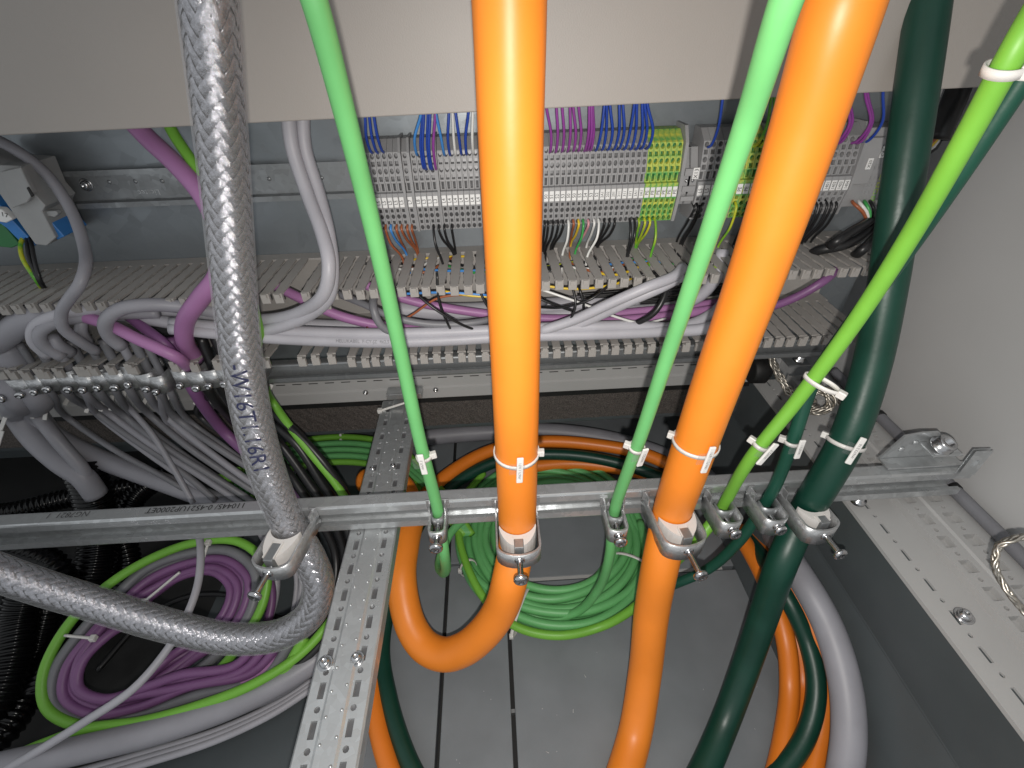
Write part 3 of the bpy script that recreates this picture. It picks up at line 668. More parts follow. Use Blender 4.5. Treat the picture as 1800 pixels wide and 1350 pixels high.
gr1 = cable('green_data_cable', 'light green cable slanting down left of the middle orange cable', 'green_pvc',
    rise(dpath((505, -140, .170), (530, -60, .178), (552, 0, .186), (606, 200, .228), (655, 400, .285), (700, 600, .345), (737, 770, .395))+ypath((768, 890, fy(rg)), (776, 935, fy(rg)))+dpath((781, 975, .475), (784, 1000, .51), (778, 1006, .55), (772, 990, .585), (790, 940, .62), (830, 900, .66))), rg, sides=18, step=0.004)
gr2 = cable('green_data_cable', 'light green cable slanting down just left of the right orange cable', 'green_pvc',
    rise(dpath((1430, -140, .135), (1405, -60, .142), (1382, 0, .150), (1318, 200, .195), (1250, 400, .25), (1182, 600, .32), (1125, 770, .385))+ypath((1082, 890, fy(rg)), (1076, 925, fy(rg)))+dpath((1072, 975, .50), (1052, 1035, .56), (1015, 1075, .60), (965, 1090, .62), (915, 1070, .64))), rg, sides=18, step=0.004)
rl = 0.0053
lim = cable('lime_data_cable', 'lime green cable slanting steeply down from the right edge to the rail', 'lime_pvc',
    rise(dpath((1895, -110, .185), (1845, -20, .19), (1792, 72, .195), (1700, 240, .225), (1600, 415, .27), (1500, 570, .32), (1400, 705, .37), (1320, 805, .405))+ypath((1276, 880, fy(rl)), (1262, 905, fy(rl)))+dpath((1225, 950, .475), (1180, 995, .53), (1125, 1060, .565))+zpath((1060, 1100, FLOOR+.03), (980, 1117, FLOOR+.026), (905, 1100, FLOOR+.026), (852, 1053, FLOOR+.026), (820, 992, FLOOR+.030), (806, 935, FLOOR+.032), (812, 880, FLOOR+.032), (850, 832, FLOOR+.03))), rl, sides=18, step=0.004)
rt = 0.0055
tea = cable('dark_green_thin_cable', 'thin dark green cable running behind the lime cable down to its clamp', 'teal_pvc',
    rise(dpath((1880, 20, .215), (1790, 150, .235), (1690, 300, .265), (1590, 445, .31), (1500, 565, .35), (1430, 670, .39), (1395, 770, .415))+ypath((1362, 855, fy(rt)), (1338, 895, fy(rt)))+dpath((1300, 950, .50), (1245, 1000, .54), (1190, 1025, .56), (1155, 1038, .59), (1140, 1042, .63))), rt, sides=18, step=0.004)
rd = 0.0140
dgr = cable('dark_green_thick_cable', 'thick dark green cable coming down on the right and leaving at the bottom', 'darkgreen_pvc',
    rise(dpath((1650, -180, .335), (1640, -80, .338), (1632, 0, .342), (1612, 150, .352), (1585, 330, .368), (1560, 500, .385), (1530, 650, .405), (1490, 770, .42))+ypath((1437, 865, fy(rd)), (1410, 910, fy(rd)))+dpath((1376, 985, .468), (1343, 1080, .497), (1308, 1180, .515), (1274, 1270, .512), (1230, 1370, .49), (1200, 1420, .475))), rd, sides=24, step=0.004)
# braided hose: bare braid under a clear sleeve
rb = 0.0135
bh = thing('braided_screened_cable', 'thick silver braided cable in a clear sleeve curving down on the left', 'cable', D(430, 700, .37))
bpts = rise(dpath((350, -170, .235), (357, -80, .238), (365, 0, .245), (380, 150, .268), (396, 320, .30), (410, 480, .33), (424, 620, .36), (445, 740, .385), (475, 845, .41))+ypath((512, 930, fy(rb)))+dpath((545, 985, .45), (560, 1030, .458), (545, 1080, .465), (490, 1116, .47), (400, 1122, .468), (290, 1098, .46), (170, 1062, .448), (60, 1028, .43), (-60, 985, .41), (-330, 880, .39)))
core = tube('core', bpts, rb-0.0022, 'midgrey_pvc', bh, 20, 0.004)
sleeve = tube('sleeve', bpts, rb+0.0011, 'sleeve', bh, 28, 0.004)
def braid(path_pts, r, N, Lp, amp, m, parent, seg=0.0016, wfac=0.86):
    path = dense(path_pts, seg); T, Nn, B = frames(path)
    # re-spin the frames smoothly is not needed: parallel transport has no twist
    s = [0]
    for a, b in zip(path, path[1:]): s.append(s[-1]+(b-a).length)
    vs_, fs = [], []
    cellw = 2*math.pi/N
    for dr_ in (1, -1):
        for i in range(N):
            base = len(vs_)
            for k, c in enumerate(path):
                th = 2*math.pi*i/N + dr_*2*math.pi*s[k]/Lp
                jj = i+2*N*s[k]/Lp*dr_
                off = dr_*amp*math.sin(math.pi/2*(i+jj)+math.pi/4)
                for q, e in ((-.5, -0.00018), (-.2, 0.00012), (.2, 0.00012), (.5, -0.00018)):
                    a = th+q*cellw*wfac; rr = r+off+e
                    vs_.append(c+(Nn[k]*math.cos(a)+B[k]*math.sin(a))*rr)
            for k in range(len(path)-1):
                for q in range(3):
                    a = base+k*4+q; fs.append((a, a+1, a+5, a+4))
    me = bpy.data.meshes.new('braid'); me.from_pydata(vs_, [], fs); me.polygons.foreach_set('use_smooth', [True]*len(fs)); me.materials.append(M[m])
    o = bpy.data.objects.new('braid', me); col.objects.link(o); keep(o, parent); o['kind'] = 'stuff'; return o
braid(bpts, rb-0.0005, 12, 0.112, 0.0006, 'braid_metal', bh)
path = PATHS['sleeve'][0]
i0 = min(range(len(path)), key=lambda i: (proj(path[i])[1]-724)**2+(proj(path[i])[0]-430)**2)
text_on_tube('handwriting', '-W16T1.16R1', 0.0168, sleeve, i0, (CAM-path[i0]).normalized()*1.0-rgt*0.25, rb+0.0014, 'ink_blue', bh)

# ------------------------------------------------------------------ clamps on the front rail
def strap_band(bm, pts, h, t, zc_):
    """flat band standing on edge: pts in (x, y), height h about zc_"""
    n = len(pts); P = [Vector((a, b, 0)) for a, b in pts]; rows = []
    for i in range(n):
        d = (P[min(i+1, n-1)]-P[max(i-1, 0)]).normalized(); nr = Vector((-d.y, d.x, 0))
        rows.append([bm.verts.new(P[i]+nr*s*t/2+Vector((0, 0, zc_+z*h/2))) for s, z in ((-1, -1), (1, -1), (1, 1), (-1, 1))])
    for A, B in zip(rows, rows[1:]):
        for k in range(4): f = bm.faces.new((A[k], A[(k+1) % 4], B[(k+1) % 4], B[k])); f.smooth = k in (1, 3)
    bm.faces.new(rows[0][::-1]); bm.faces.new(rows[-1])
def clamp(px, py, r, label, gap=0.020, h=0.017, plastic=True, screw=0.026, head=0.0052, tilt=0.0, lean=0.0):
    c = YY(px, py, fy(r)); cl = thing('cable_clamp', label, 'cable clamp', c, 'clamps on the front rail', (lean, 0, tilt))
    a = r+0.0018; yb_ = RF-c.y+0.003; yf_ = -(r+gap)
    arc = [(-a, yb_), (-a, 0), (-a, yf_+a*.55)]+[(-a*math.cos(t), yf_+a*.55-a*.55*math.sin(t)) for t in [math.pi*k/10 for k in range(1, 10)]]+[(a, yf_+a*.55), (a, 0), (a, yb_)]
    bm = bmesh.new(); strap_band(bm, arc, h, 0.0016, -0.002)
    for s in (-1, 1):                             # ears hooked behind the rail lips
        box(bm, (s*a-0.0035, yb_-0.0044, h/2-0.003), (s*a+0.0035, yb_-0.0030, h/2+0.0085), 0.0004)
        box(bm, (s*a-0.0008, yb_-0.012, h/2-0.0022), (s*a+0.0008, yb_-0.0030, h/2+0.006), 0.0003)
    link('strap', bm, 'strap_zinc', cl)
    sp = -(r+0.0005); sb = yf_+0.0055
    if plastic:
        bm = bmesh.new(); nseg = 12; top = h/2+0.0015; bot = -h/2-0.003
        inn = [(r*1.02*math.cos(t), -r*1.02*math.sin(t)) for t in [math.pi*(0.12+0.76*k/nseg) for k in range(nseg+1)]]
        outr = [((a-0.0014)*math.cos(t)*1.0, min(-r*0.3, sb*0.98*math.sin(t))) for t in [math.pi*(0.10+0.80*k/nseg) for k in range(nseg+1)]]
        ring = inn+outr[::-1]
        A = [bm.verts.new((x_, y_, top)) for x_, y_ in ring]; B = [bm.verts.new((x_, y_, bot)) for x_, y_ in ring]; n_ = len(ring)
        for i in range(nseg):
            bm.faces.new((A[i], A[i+1], A[n_-2-i], A[n_-1-i])); bm.faces.new((B[i+1], B[i], B[n_-1-i], B[n_-2-i]))
        for i in range(n_): bm.faces.new((A[i], A[(i+1) % n_], B[(i+1) % n_], B[i]))
        sd = link('saddle', bm, 'saddle_plastic', cl)
        bm = bmesh.new(); box(bm, (-0.0042, sb-0.0012, bot-0.0005), (0.0042, sp-0.004, top+0.0006), 0.0006); link('pressure_plate', bm, 'galv', sd)
        if r > 0.01:
            for s in (-1, 1):
                bm = bmesh.new(); box(bm, (s*0.0048-0.0006, sb+0.001, top), (s*0.0048+0.0006, sp-0.003, top+0.0016)); link('rib', bm, 'saddle_plastic', sd)
    else:
        bm = bmesh.new(); nseg = 8
        arc2 = [(-r*0.95, -r*0.2), (-r*0.95, -r-0.001), (-r*.5, -r-0.0035), (0, -r-0.0042), (r*.5, -r-0.0035), (r*0.95, -r-0.001), (r*0.95, -r*0.2)]
        strap_band(bm, arc2, h*0.9, 0.0012, 0.001); link('pressure_plate', bm, 'galv', cl)
    sc_len = screw
    bm = bmesh.new(); tip = sb if plastic else -(r+0.005)
    prof = [(0, 0.0026)]
    L = abs(yf_)-abs(tip)+sc_len; k = 0; tt = 0
    while tt < L-0.001:
        prof += [(tt+0.0001, 0.0021), (tt+0.0006, 0.0026)]; tt += 0.001
    lathe(bm, (0, tip, 0), (0, -1, 0), prof, 14)
    lathe(bm, (0, yf_+0.0006, 0), (0, -1, 0), [(0, 0.0048), (0.0016, 0.0046), (0.003, 0.0036)], 16)        # flared thread collar
    sw = link('screw', bm, 'bolt_zinc', cl); head *= 1.12
    bm = bmesh.new(); yh = tip-L
    lathe(bm, (0, yh, 0), (0, -1, 0), [(0, head*.55), (0.0004, head*.95), (0.0022, head), (0.0036, head*.85), (0.0042, head*.6), (0.0042, head*.30), (0.0026, head*.22)], 18)
    link('head', bm, 'bolt_zinc', sw)
    bm = bmesh.new()
    for an in (math.pi/4, -math.pi/4):
        u = Vector((math.cos(an), 0, math.sin(an))); v = Vector((-math.sin(an), 0, math.cos(an))); c0 = Vector((0, yh-0.0043, 0))
        quad(bm, c0-u*head*.62-v*.0006, c0+u*head*.62-v*.0006, c0+u*head*.62+v*.0006, c0-u*head*.62+v*.0006)
    link('cross_slot', bm, 'clamp_pit', sw)
    return cl
clamp(513, 935, rb+0.0012, 'wide zinc clamp with plastic saddle holding the silver braided cable', gap=0.026, screw=0.019, tilt=-0.18)
clamp(771, 908, rg, 'narrow zinc clamp holding the light green cable left of the middle', gap=0.017, h=0.017, plastic=False, screw=0.010, head=0.0056)
clamp(909, 925, r1, 'widest zinc clamp with grey saddle holding the middle orange cable', gap=0.018, h=0.019, screw=0.017, head=0.0058)
clamp(1078, 905, rg+0.0015, 'narrow zinc clamp holding the light green cable right of the middle', gap=0.016, h=0.018, plastic=False, screw=0.006, head=0.0056)
clamp(1179, 908, r2, 'wide zinc clamp with saddle holding the right slanting orange cable', gap=0.020, h=0.020, screw=0.022, head=0.0056, tilt=0.10)
clamp(1264, 893, rl+0.003, 'narrow zinc clamp holding the lime green cable', gap=0.016, h=0.022, plastic=False, screw=0.004, head=0.0054, tilt=0.10)
clamp(1340, 888, rt+0.003, 'narrow zinc clamp holding the thin dark green cable', gap=0.016, h=0.021, plastic=False, screw=0.003, head=0.0054, tilt=0.10)
clamp(1412, 893, rd, 'wide zinc clamp with saddle holding the thick dark green cable', gap=0.017, h=0.020, screw=0.018, head=0.0054, tilt=0.10)

# ------------------------------------------------------------------ cable ties and cable markers
def ring_mesh(bm, c, t, a, b, h, th, n=28):
    """flat strap round centre c with axis t: half axes a, b are vectors"""
    rows = []
    for i in range(n):
        an = 2*math.pi*i/n; d = a*math.cos(an)+b*math.sin(an); dn = d.normalized()
        rows.append([bm.verts.new(c+d+dn*s*th/2+t*z*h/2) for s, z in ((-1, -1), (1, -1), (1, 1), (-1, 1))])
    for i in range(n):
        A, B = rows[i], rows[(i+1) % n]
        for k in range(4): f = bm.faces.new((A[k], A[(k+1) % 4], B[(k+1) % 4], B[k])); f.smooth = True
def tie(o, px, py, label, side=-1, extra=0.0, h=0.0042, head=True, tail=None, wide=None, slant=0.0, group='nylon cable ties'):
    c, t, r = near(o, px, py); t = flip(t)
    n = (CAM-c); n = (n-t*n.dot(t)).normalized(); s = t.cross(n).normalized()
    if slant: t = (t*math.cos(slant)+n*math.sin(slant)).normalized(); n = s.cross(t).normalized() if s.cross(t).dot(n) > 0 else -s.cross(t).normalized()
    R_ = r+0.0009+extra
    e = thing('cable_tie', label, 'cable tie', c, group)
    bm = bmesh.new(); ring_mesh(bm, c if wide is None else c+s*wide[1], t, n*R_/math.cos(slant), s*(R_ if wide is None else wide[0]), h, 0.0011); keep(link('strap', bm, 'nylon'), e)
    if head:
        sgn = side; hc = c+s*sgn*(R_+0.0012 if wide is None else wide[0]+0.002)+n*0.001
        if wide is not None: hc += s*wide[1]
        bm = bmesh.new(); box(bm, (-0.0030, -0.0024, -0.0028), (0.0030, 0.0024, 0.0028), 0.0007)
        hd = link('head', bm, 'nylon'); hd.matrix_world = Matrix.Translation(hc) @ Matrix((s, n, t)).transposed().to_4x4(); hd.parent = e; hd.matrix_parent_inverse = Matrix.Translation(-c)
    return e
def marker(o, px, py, label, s_off=0.3, hgt=0.026, wid=0.0052, s='', lean=0.0, tieside=-1, ext=0.0):
    """white printed plate in a clear holder held on by a tie"""
    tie(o, px, py, 'nylon tie with clear holder strapping the marker to '+label.split(' on ', 1)[1], side=tieside, slant=0.0, h=0.0034)
    c, t, r = near(o, px, py); t = flip(t); n = (CAM-c); n = (n-t*n.dot(t)).normalized(); sd = t.cross(n).normalized()
    if sd.dot(rgt) < 0: sd = -sd
    nn = (n*math.cos(s_off*1.2)+sd*math.sin(s_off*1.2)); ss = (sd*math.cos(s_off*1.2)-n*math.sin(s_off*1.2))
    b = c+nn*(r+0.0030+ext); t2 = (t*math.cos(lean)+ss*math.sin(lean)).normalized(); ss = t2.cross(nn).normalized()
    if ss.dot(rgt) < 0: ss = -ss
    e = thing('cable_marker', label, 'cable marker', b, 'white markers on the front cables')
    MW = lambda p: Matrix.Translation(p) @ Matrix((ss, nn, t2)).transposed().to_4x4()
    def add(nm, A, B, m, bev, par):
        bm = bmesh.new(); box(bm, A, B, bev); q = link(nm, bm, m); q.matrix_world = MW(b); q.parent = par; q.matrix_parent_inverse = par.matrix_world.inverted() if par != e else Matrix.Translation(-b); return q
    add('holder', (-wid*.5-0.0055, -0.0016, -0.0055), (wid*.5+0.0015, -0.0009, 0.0055), 'clear_plastic', 0, e)
    add('plate', (-wid/2, -0.0008, -hgt*.5), (wid/2, 0.0012, hgt*.5), 'plate_white', 0.0008, e)
    text('print', s, 0.0031, b+nn*0.00135, t2, -ss, 'clamp_pit', e)
    return e
marker(or1, 905, 795, 'white marker plate on the middle orange cable', 0.10, 0.027, s='-W671.1.16T1', lean=0.03, tieside=1)
marker(or2, 1215, 775, 'white marker plate on the right slanting orange cable', 0.55, 0.027, s='-W672.1.16T1', lean=0.02)
marker(gr1, 745, 800, 'white marker plate on the left light green cable', -0.25, 0.022, s='-W671.2', lean=0.0, tieside=1, ext=0.001)
marker(gr2, 1117, 785, 'white marker plate on the right light green cable', 0.6, 0.022, s='-W672.2', lean=0.02, ext=0.002)
marker(lim, 1338, 783, 'white marker plate on the lime green cable', 0.7, 0.024, s='-W672.3', lean=0.06, ext=0.002)
marker(tea, 1394, 775, 'white marker plate on the thin dark green cable', 0.6, 0.020, s='-W673.1', ext=0.002)
marker(dgr, 1488, 775, 'white marker plate on the thick dark green cable', 0.45, 0.026, s='-W673.2.16', lean=0.12)
tie(lim, 1775, 125, 'white nylon tie round the lime cable near the right edge', side=1, h=0.0040, extra=0.0008)
tie(lim, 1425, 665, 'white nylon tie binding the lime and thin dark green cables together', side=1, wide=(0.0125, 0.006), h=0.0034)

# ------------------------------------------------------------------ bracket at the right end of the front rail
br = thing('rail_end_bracket', 'bent grey steel bracket with big nut on the right end of the rail', 'bracket', W3(0.41, 0.305, RT))
bm = bmesh.new(); t = 0.002
yb_, zt_ = 0.318, RT
P = [(0.371, zt_+0.0005), (0.384, zt_+0.031), (0.400, zt_+0.034), (0.416, zt_+0.034), (0.436, zt_+0.016), (0.446, zt_+0.0005)]
A = [bm.verts.new(W3(x_, yb_, z_)) for x_, z_ in P]; B = [bm.verts.new(W3(x_, yb_+t, z_)) for x_, z_ in P]
bm.faces.new(A); bm.faces.new(B[::-1])
for i in range(len(P)): j = (i+1) % len(P); bm.faces.new((A[i], A[j], B[j], B[i]))
keep(link('upright', bm, 'galv_rail'), br)
bx('foot', W3(0.371, 0.3040, RT+0.0004), W3(0.446, 0.3178, RT+0.0024), 'galv_rail', br, 0.0006)
bm = bmesh.new(); cell(bm, W3(0.4420, 0.2945, RT+0.014), (1, 0, 0), (0, 0, 1), (0, -1, 0), 0.017, 0.033, 0.0085, 0.010, 'round', 0.0022)
box(bm, W3(0.4337, 0.2969, RT-0.0022), W3(0.4503, 0.2977, RT+0.0303)); keep(link('end_tab', bm, 'galv_rail'), br)
br.children[-1].data.materials.append(M['wall_paint'])
nutc = W3(0.415, 0.309, RT+0.030)
bm = bmesh.new(); lathe(bm, nutc-Vector((0, 0, 0.006)), (0.15, -0.35, 1), [(0, 0.0105), (0.002, 0.0105), (0.0022, 0.0085), (0.0085, 0.0085), (0.0095, 0.0078), (0.0095, 0.0045), (0.004, 0.0040)], 24); keep(link('nut', bm, 'bolt_zinc'), br)
bx('seat', W3(0.402, 0.2985, RT+0.0206), W3(0.430, 0.3178, RT+0.0226), 'galv_rail', br, 0.0005)
bm = bmesh.new(); lathe(bm, W3(0.36, 0.304, RT-0.045), (0, 0, 1), [(0, 0.007), (0.004, 0.007), (0.0045, 0.0045), (0.012, 0.0045)], 18); keep(link('bolt', bm, 'bolt_zinc'), br)
for k, xk in enumerate((0.388, 0.398)):
    bm = bmesh.new(); lathe(bm, W3(xk, 0.3178, RT+0.014+0.008*k), (0, -1, 0), [(0, 0.0032), (0.0012, 0.0022), (0.0016, 0.0006)], 12); keep(link('dimple', bm, 'galv_rail'), br)

# ------------------------------------------------------------------ cable rings lying behind and under the front rail
F0 = FLOOR
cable('orange_ring_cable', 'orange cable bent in a wide ring behind the front rail', 'orange_loop',
    dpath((700, 1400, .52), (665, 1280, .56), (652, 1160, .585), (665, 1060, .615))+zpath((700, 950, F0+.050), (755, 862, F0+.050), (850, 797, F0+.05), (940, 777, F0+.05), (1040, 781, F0+.05), (1140, 801, F0+.05), (1225, 848, F0+.052), (1290, 925, F0+.056))+dpath((1350, 1030, .585), (1380, 1120, .55), (1388, 1210, .535), (1376, 1310, .52), (1355, 1400, .51)), 0.0105, sides=20)
cable('orange_ring_cable', 'second orange cable showing just below the dark green ring', 'orange_loop',
    zpath((900, 824, F0+.022), (1000, 815, F0+.022), (1080, 822, F0+.022), (1150, 838, F0+.022), (1230, 880, F0+.024), (1310, 955, F0+.03))+dpath((1372, 1050, .585), (1402, 1130, .56), (1412, 1210, .545), (1402, 1300, .53), (1380, 1400, .515)), 0.0105, sides=20)
cable('orange_ring_cable', 'outer orange cable showing as a sliver right of the dark green ring', 'orange_loop',
    zpath((1180, 850, F0+.03), (1265, 905, F0+.04), (1330, 960, F0+.05))+dpath((1385, 1030, .555), (1425, 1100, .535), (1448, 1190, .52), (1442, 1290, .50), (1420, 1390, .49)), 0.0100, sides=20)
cable('dark_green_ring_cable', 'dark green cable bent in a ring inside the orange one', 'darkgreen_pvc',
    dpath((760, 1420, .535), (715, 1330, .56), (684, 1230, .58), (672, 1130, .60))+zpath((705, 990, F0+.03), (765, 880, F0+.036), (830, 830, F0+.038), (900, 804, F0+.04), (990, 799, F0+.04), (1080, 812, F0+.04), (1165, 841, F0+.04), (1240, 885, F0+.042), (1310, 945, F0+.05))+dpath((1378, 1040, .55), (1420, 1130, .53), (1435, 1210, .51), (1418, 1290, .495), (1370, 1360, .48), (1310, 1410, .475)), 0.0098, sides=20)
cable('grey_ring_cable', 'thick grey cable bent in the outermost ring behind the front rail', 'grey_pvc',
    zpath((470, 835, F0+.02), (560, 803, F0+.022), (660, 782, F0+.025), (760, 768, F0+.028), (860, 760, F0+.03), (960, 758, F0+.03), (1050, 768, F0+.03), (1150, 795, F0+.03), (1240, 838, F0+.032), (1330, 910, F0+.036))+dpath((1405, 1010, .535), (1455, 1100, .50), (1485, 1200, .475), (1492, 1290, .46), (1478, 1400, .45)), 0.0148, sides=24)
cable('grey_ring_cable', 'slim pale grey cable between the dark green ring and the thick grey one', 'lightgrey_pvc', dpath((1420, 1080, .56), (1446, 1180, .54), (1452, 1260, .53), (1440, 1340, .52), (1415, 1420, .51)), 0.0050)
# green coil in the middle
def coil(name, label, m, cx, cy, z0, r_lo, r_hi, turns, r, ex=1.0, seed=1, ph=0.0, lift=0.010):
    rnd = random.Random(seed); pts = []; n = 14
    radii = [r_lo+(r_hi-r_lo)*k/(turns-1) for k in range(turns)]
    levels = [(k % 2)*r*1.7 for k in range(turns)]
    j1 = [rnd.uniform(-1, 1) for _ in range(turns+1)]
    for k in range(turns):
        for i in range(n):
            f = i/n; a = ph+2*math.pi*f
            ra = radii[k]+(radii[min(k+1, turns-1)]-radii[k])*f+0.0034*math.sin(a*2+j1[k]*3)+0.0022*math.sin(3*a+j1[k+1]*5)
            zz_ = z0+r+levels[k]+(levels[min(k+1, turns-1)]-levels[k])*max(0, f*6-5)+lift*max(0, -math.sin(a))*0.8
            pts.append(Vector((cx+ra*math.cos(a)*ex, cy+ra*math.sin(a), zz_)))
    return cable(name, label, m, pts, r, None, 'cable', 12, 0.008)
cxl, cxr = ZZ(806, 985, F0+.02), ZZ(1146, 965, F0+.02); cyt, cyb = ZZ(930, 812, F0+.01), ZZ(960, 1108, F0+.02)
RC = ((cxr.x-cxl.x)+(cyt.y-cyb.y))/4
gcx, gcy = (cxl.x+cxr.x)/2, (cyt.y+cyb.y)/2
gc = coil('green_cable_coil', 'coil of light green cable lying on the floor behind the front rail', 'green_pvc', gcx, gcy, H+F0, RC-0.052, RC, 10, 0.0059, 0.98, 3, 0.5)
def coil_tie(px, py, label, o, wide, h=0.004, zofs=0.0):
    c = ZZ(px, py, F0+0.014); e = thing('cable_tie', label, 'cable tie', c, 'nylon cable ties')
    d = Vector((c.x-gcx, c.y-gcy, 0)).normalized() if o is gc else o
    t = Vector((-d.y, d.x, 0)); bm = bmesh.new(); ring_mesh(bm, c, t, d*wide, Vector((0, 0, 1))*0.0175, h, 0.0012, 32); keep(link('strap', bm, 'nylon'), e)
    bx('head', c+d*wide-Vector((.0025, .0025, .002)), c+d*wide+Vector((.0025, .0025, .004)), 'nylon', e, 0.0006); return e
coil_tie(916, 1075, 'nylon tie round the green coil beside the middle orange loop', gc, 0.034)
coil_tie(1112, 992, 'nylon tie round the right side of the green coil', gc, 0.030)
coil_tie(823, 998, 'nylon tie round the left side of the green coil', gc, 0.012)
# green turns at the back left
for k in range(5):
    dy = k*11
    cable('green_back_cable', 'green cable turn behind the support rail, %s from the top' % ORD[k], 'lime_pvc' if k in (0, 4) else 'green_pvc',
        zpath((380+k*14, 880+dy*.2, F0+.05), (430+k*8, 825+dy*.6, F0+.05), (500, 783+dy, F0+.05), (600, 768+dy, F0+.05), (690, 782+dy, F0+.05), (745, 826+dy*.9, F0+.05), (790-k*3, 880+dy*.5, F0+.045), (830-k*3, 940, F0+.03)), 0.0052, 'green turns at the back left')
tb = tie(bpy.data.objects['green_back_cable'], 600, 770, 'nylon tie on the green turns behind the black cables', side=1, wide=(0.030, -0.02), h=0.004)

# ------------------------------------------------------------------ cables inside the open duct (and looping over it)
def dcab(m, pts, r, label, group='cables in the open duct'): return cable('duct_cable', label, m, pts, r, group)
dcab('lightgrey_pvc', ypath((505, 190, .462), (514, 260, .460), (540, 340, .448), (566, 410, .425), (578, 465, .404), (570, 515, .400), (530, 548, .414), (470, 562, .432), (400, 560, .445), (330, 548, .45), (240, 545, .45)), 0.0060, 'light grey cable looping over the duct lip, left one of the pair')
dcab('lightgrey_pvc', ypath((531, 190, .470), (536, 260, .467), (560, 340, .455), (577, 410, .432), (584, 470, .410), (578, 520, .404), (545, 552, .412), (490, 575, .422), (430, 584, .432), (350, 575, .44), (250, 560, .44)), 0.0060, 'light grey cable looping over the duct lip, right one of the pair')
dcab('lightgrey_pvc', ypath((300, 568, .428), (420, 577, .428), (520, 583, .428), (640, 587, .428), (760, 585, .428), (860, 581, .428), (960, 577, .428), (1100, 573, .428), (1200, 574, .43), (1260, 545, .445), (1290, 500, .46)), 0.0060, 'light grey cable along the lower duct edge, upper one of two')
lg2 = dcab('lightgrey_pvc', ypath((300, 577, .424), (440, 591, .424), (560, 598, .424), (680, 601, .424), (800, 597, .424), (900, 591, .424), (1020, 588, .424), (1150, 583, .424), (1250, 575, .425), (1310, 540, .44)), 0.0062, 'light grey printed cable along the lower duct edge, lower one of two')
dcab('lightgrey_pvc', ypath((420, 566, .47), (520, 570, .47), (640, 574, .475), (760, 572, .475), (900, 560, .48), (1040, 548, .48), (1180, 540, .475), (1230, 520, .465), (1262, 480, .46), (1270, 440, .47)), 0.0065, 'light grey cable behind the violet ones rising at the right')
dcab('lightgrey_pvc', ypath((700, 545, .49), (820, 548, .49), (950, 540, .49), (1080, 532, .49), (1120, 528, .492)), 0.0105, 'thick light grey cable end deep in the duct')
dcab('lightgrey_pvc', ypath((950, 582, .425), (1010, 562, .42), (1080, 530, .412), (1140, 504, .408), (1185, 486, .415), (1200, 470, .43)), 0.0052, 'grey ribbed cable crossing the duct diagonally, upper one')
dcab('lightgrey_pvc', ypath((1000, 578, .430), (1050, 556, .424), (1110, 528, .415), (1160, 506, .412), (1198, 486, .42)), 0.0052, 'grey ribbed cable crossing the duct diagonally, lower one')
dcab('pink_pvc', ypath((480, 500, .465), (540, 530, .45), (600, 556, .445), (680, 574, .445), (780, 580, .448), (880, 578, .45), (1000, 570, .45), (1100, 562, .45), (1200, 552, .455), (1300, 535, .46)), 0.0050, 'violet cable running through the duct, lower one')
dcab('pink_pvc', ypath((640, 500, .475), (720, 528, .468), (800, 544, .466), (900, 556, .466), (1000, 560, .465), (1100, 550, .465), (1200, 540, .468), (1290, 528, .475)), 0.0048, 'violet cable running through the duct, upper one')
dcab('purple_pvc', ypath((1250, 560, .455), (1340, 544, .44), (1400, 522, .425), (1448, 494, .42), (1475, 470, .435)), 0.0042, 'violet cable rising out of the duct at its right end')
dcab('midgrey_pvc', ypath((590, 515, .46), (640, 535, .44), (690, 557, .43), (760, 570, .43), (840, 566, .435), (900, 550, .45), (960, 530, .465)), 0.0036, 'dark grey cable sagging across the duct left of the orange cable')
dcab('midgrey_pvc', ypath((662, 505, .46), (656, 540, .43), (670, 572, .425), (705, 590, .43), (760, 592, .45)), 0.0040, 'dark grey cable dropping into the duct beside the left green cable')
dcab('black_pvc', ypath((1175, 480, .44), (1168, 520, .425), (1150, 550, .42), (1115, 570, .43), (1085, 582, .455)), 0.0030, 'black cable curving down into the duct left of the right green cable')
for k, p in enumerate((((720, 505, .43), (760, 540, .42), (810, 570, .42), (845, 583, .43)), ((768, 480, .425), (772, 530, .42), (790, 575, .425), (800, 590, .44)), ((1005, 500, .43), (1012, 535, .42), (1000, 565, .42), (975, 582, .43)), ((1018, 505, .43), (1026, 535, .425), (1024, 560, .43)), ((1078, 495, .43), (1040, 525, .42), (990, 540, .43), (945, 540, .45)), ((900, 500, .45), (960, 530, .44), (1010, 548, .44)), ((840, 505, .43), (858, 540, .425), (880, 560, .43)))):
    cable('wire', 'thin black wire hanging loose in the duct, %s from the left' % ORD[(0, 1, 4, 5, 6, 3, 2)[k]], 'wire_black', ypath(*p), 0.0013, 'loose black wires in the duct', 'wire', 8)
cable('wire', 'white wire waving through the duct right of the orange cable', 'wire_white', ypath((940, 505, .44), (990, 522, .432), (1040, 540, .428), (1080, 556, .426), (1130, 568, .43), (1170, 560, .44)), 0.0013, None, 'wire', 8)
cable('wire', 'yellow wire lying under the duct fingers right of the orange cable', 'wire_yellow', ypath((940, 500, .445), (1010, 508, .44), (1070, 502, .44), (1110, 490, .45)), 0.0013, None, 'wire', 8)
cable('wire', 'yellow wire under the duct fingers left of the orange cable', 'wire_yellow', ypath((780, 512, .44), (830, 520, .44), (880, 522, .44)), 0.0013, None, 'wire', 8)
cable('wire', 'pale blue wire under the duct fingers left of the orange cable', 'wire_lightblue', ypath((700, 517, .445), (780, 514, .44), (860, 519, .44)), 0.0013, None, 'wire', 8)
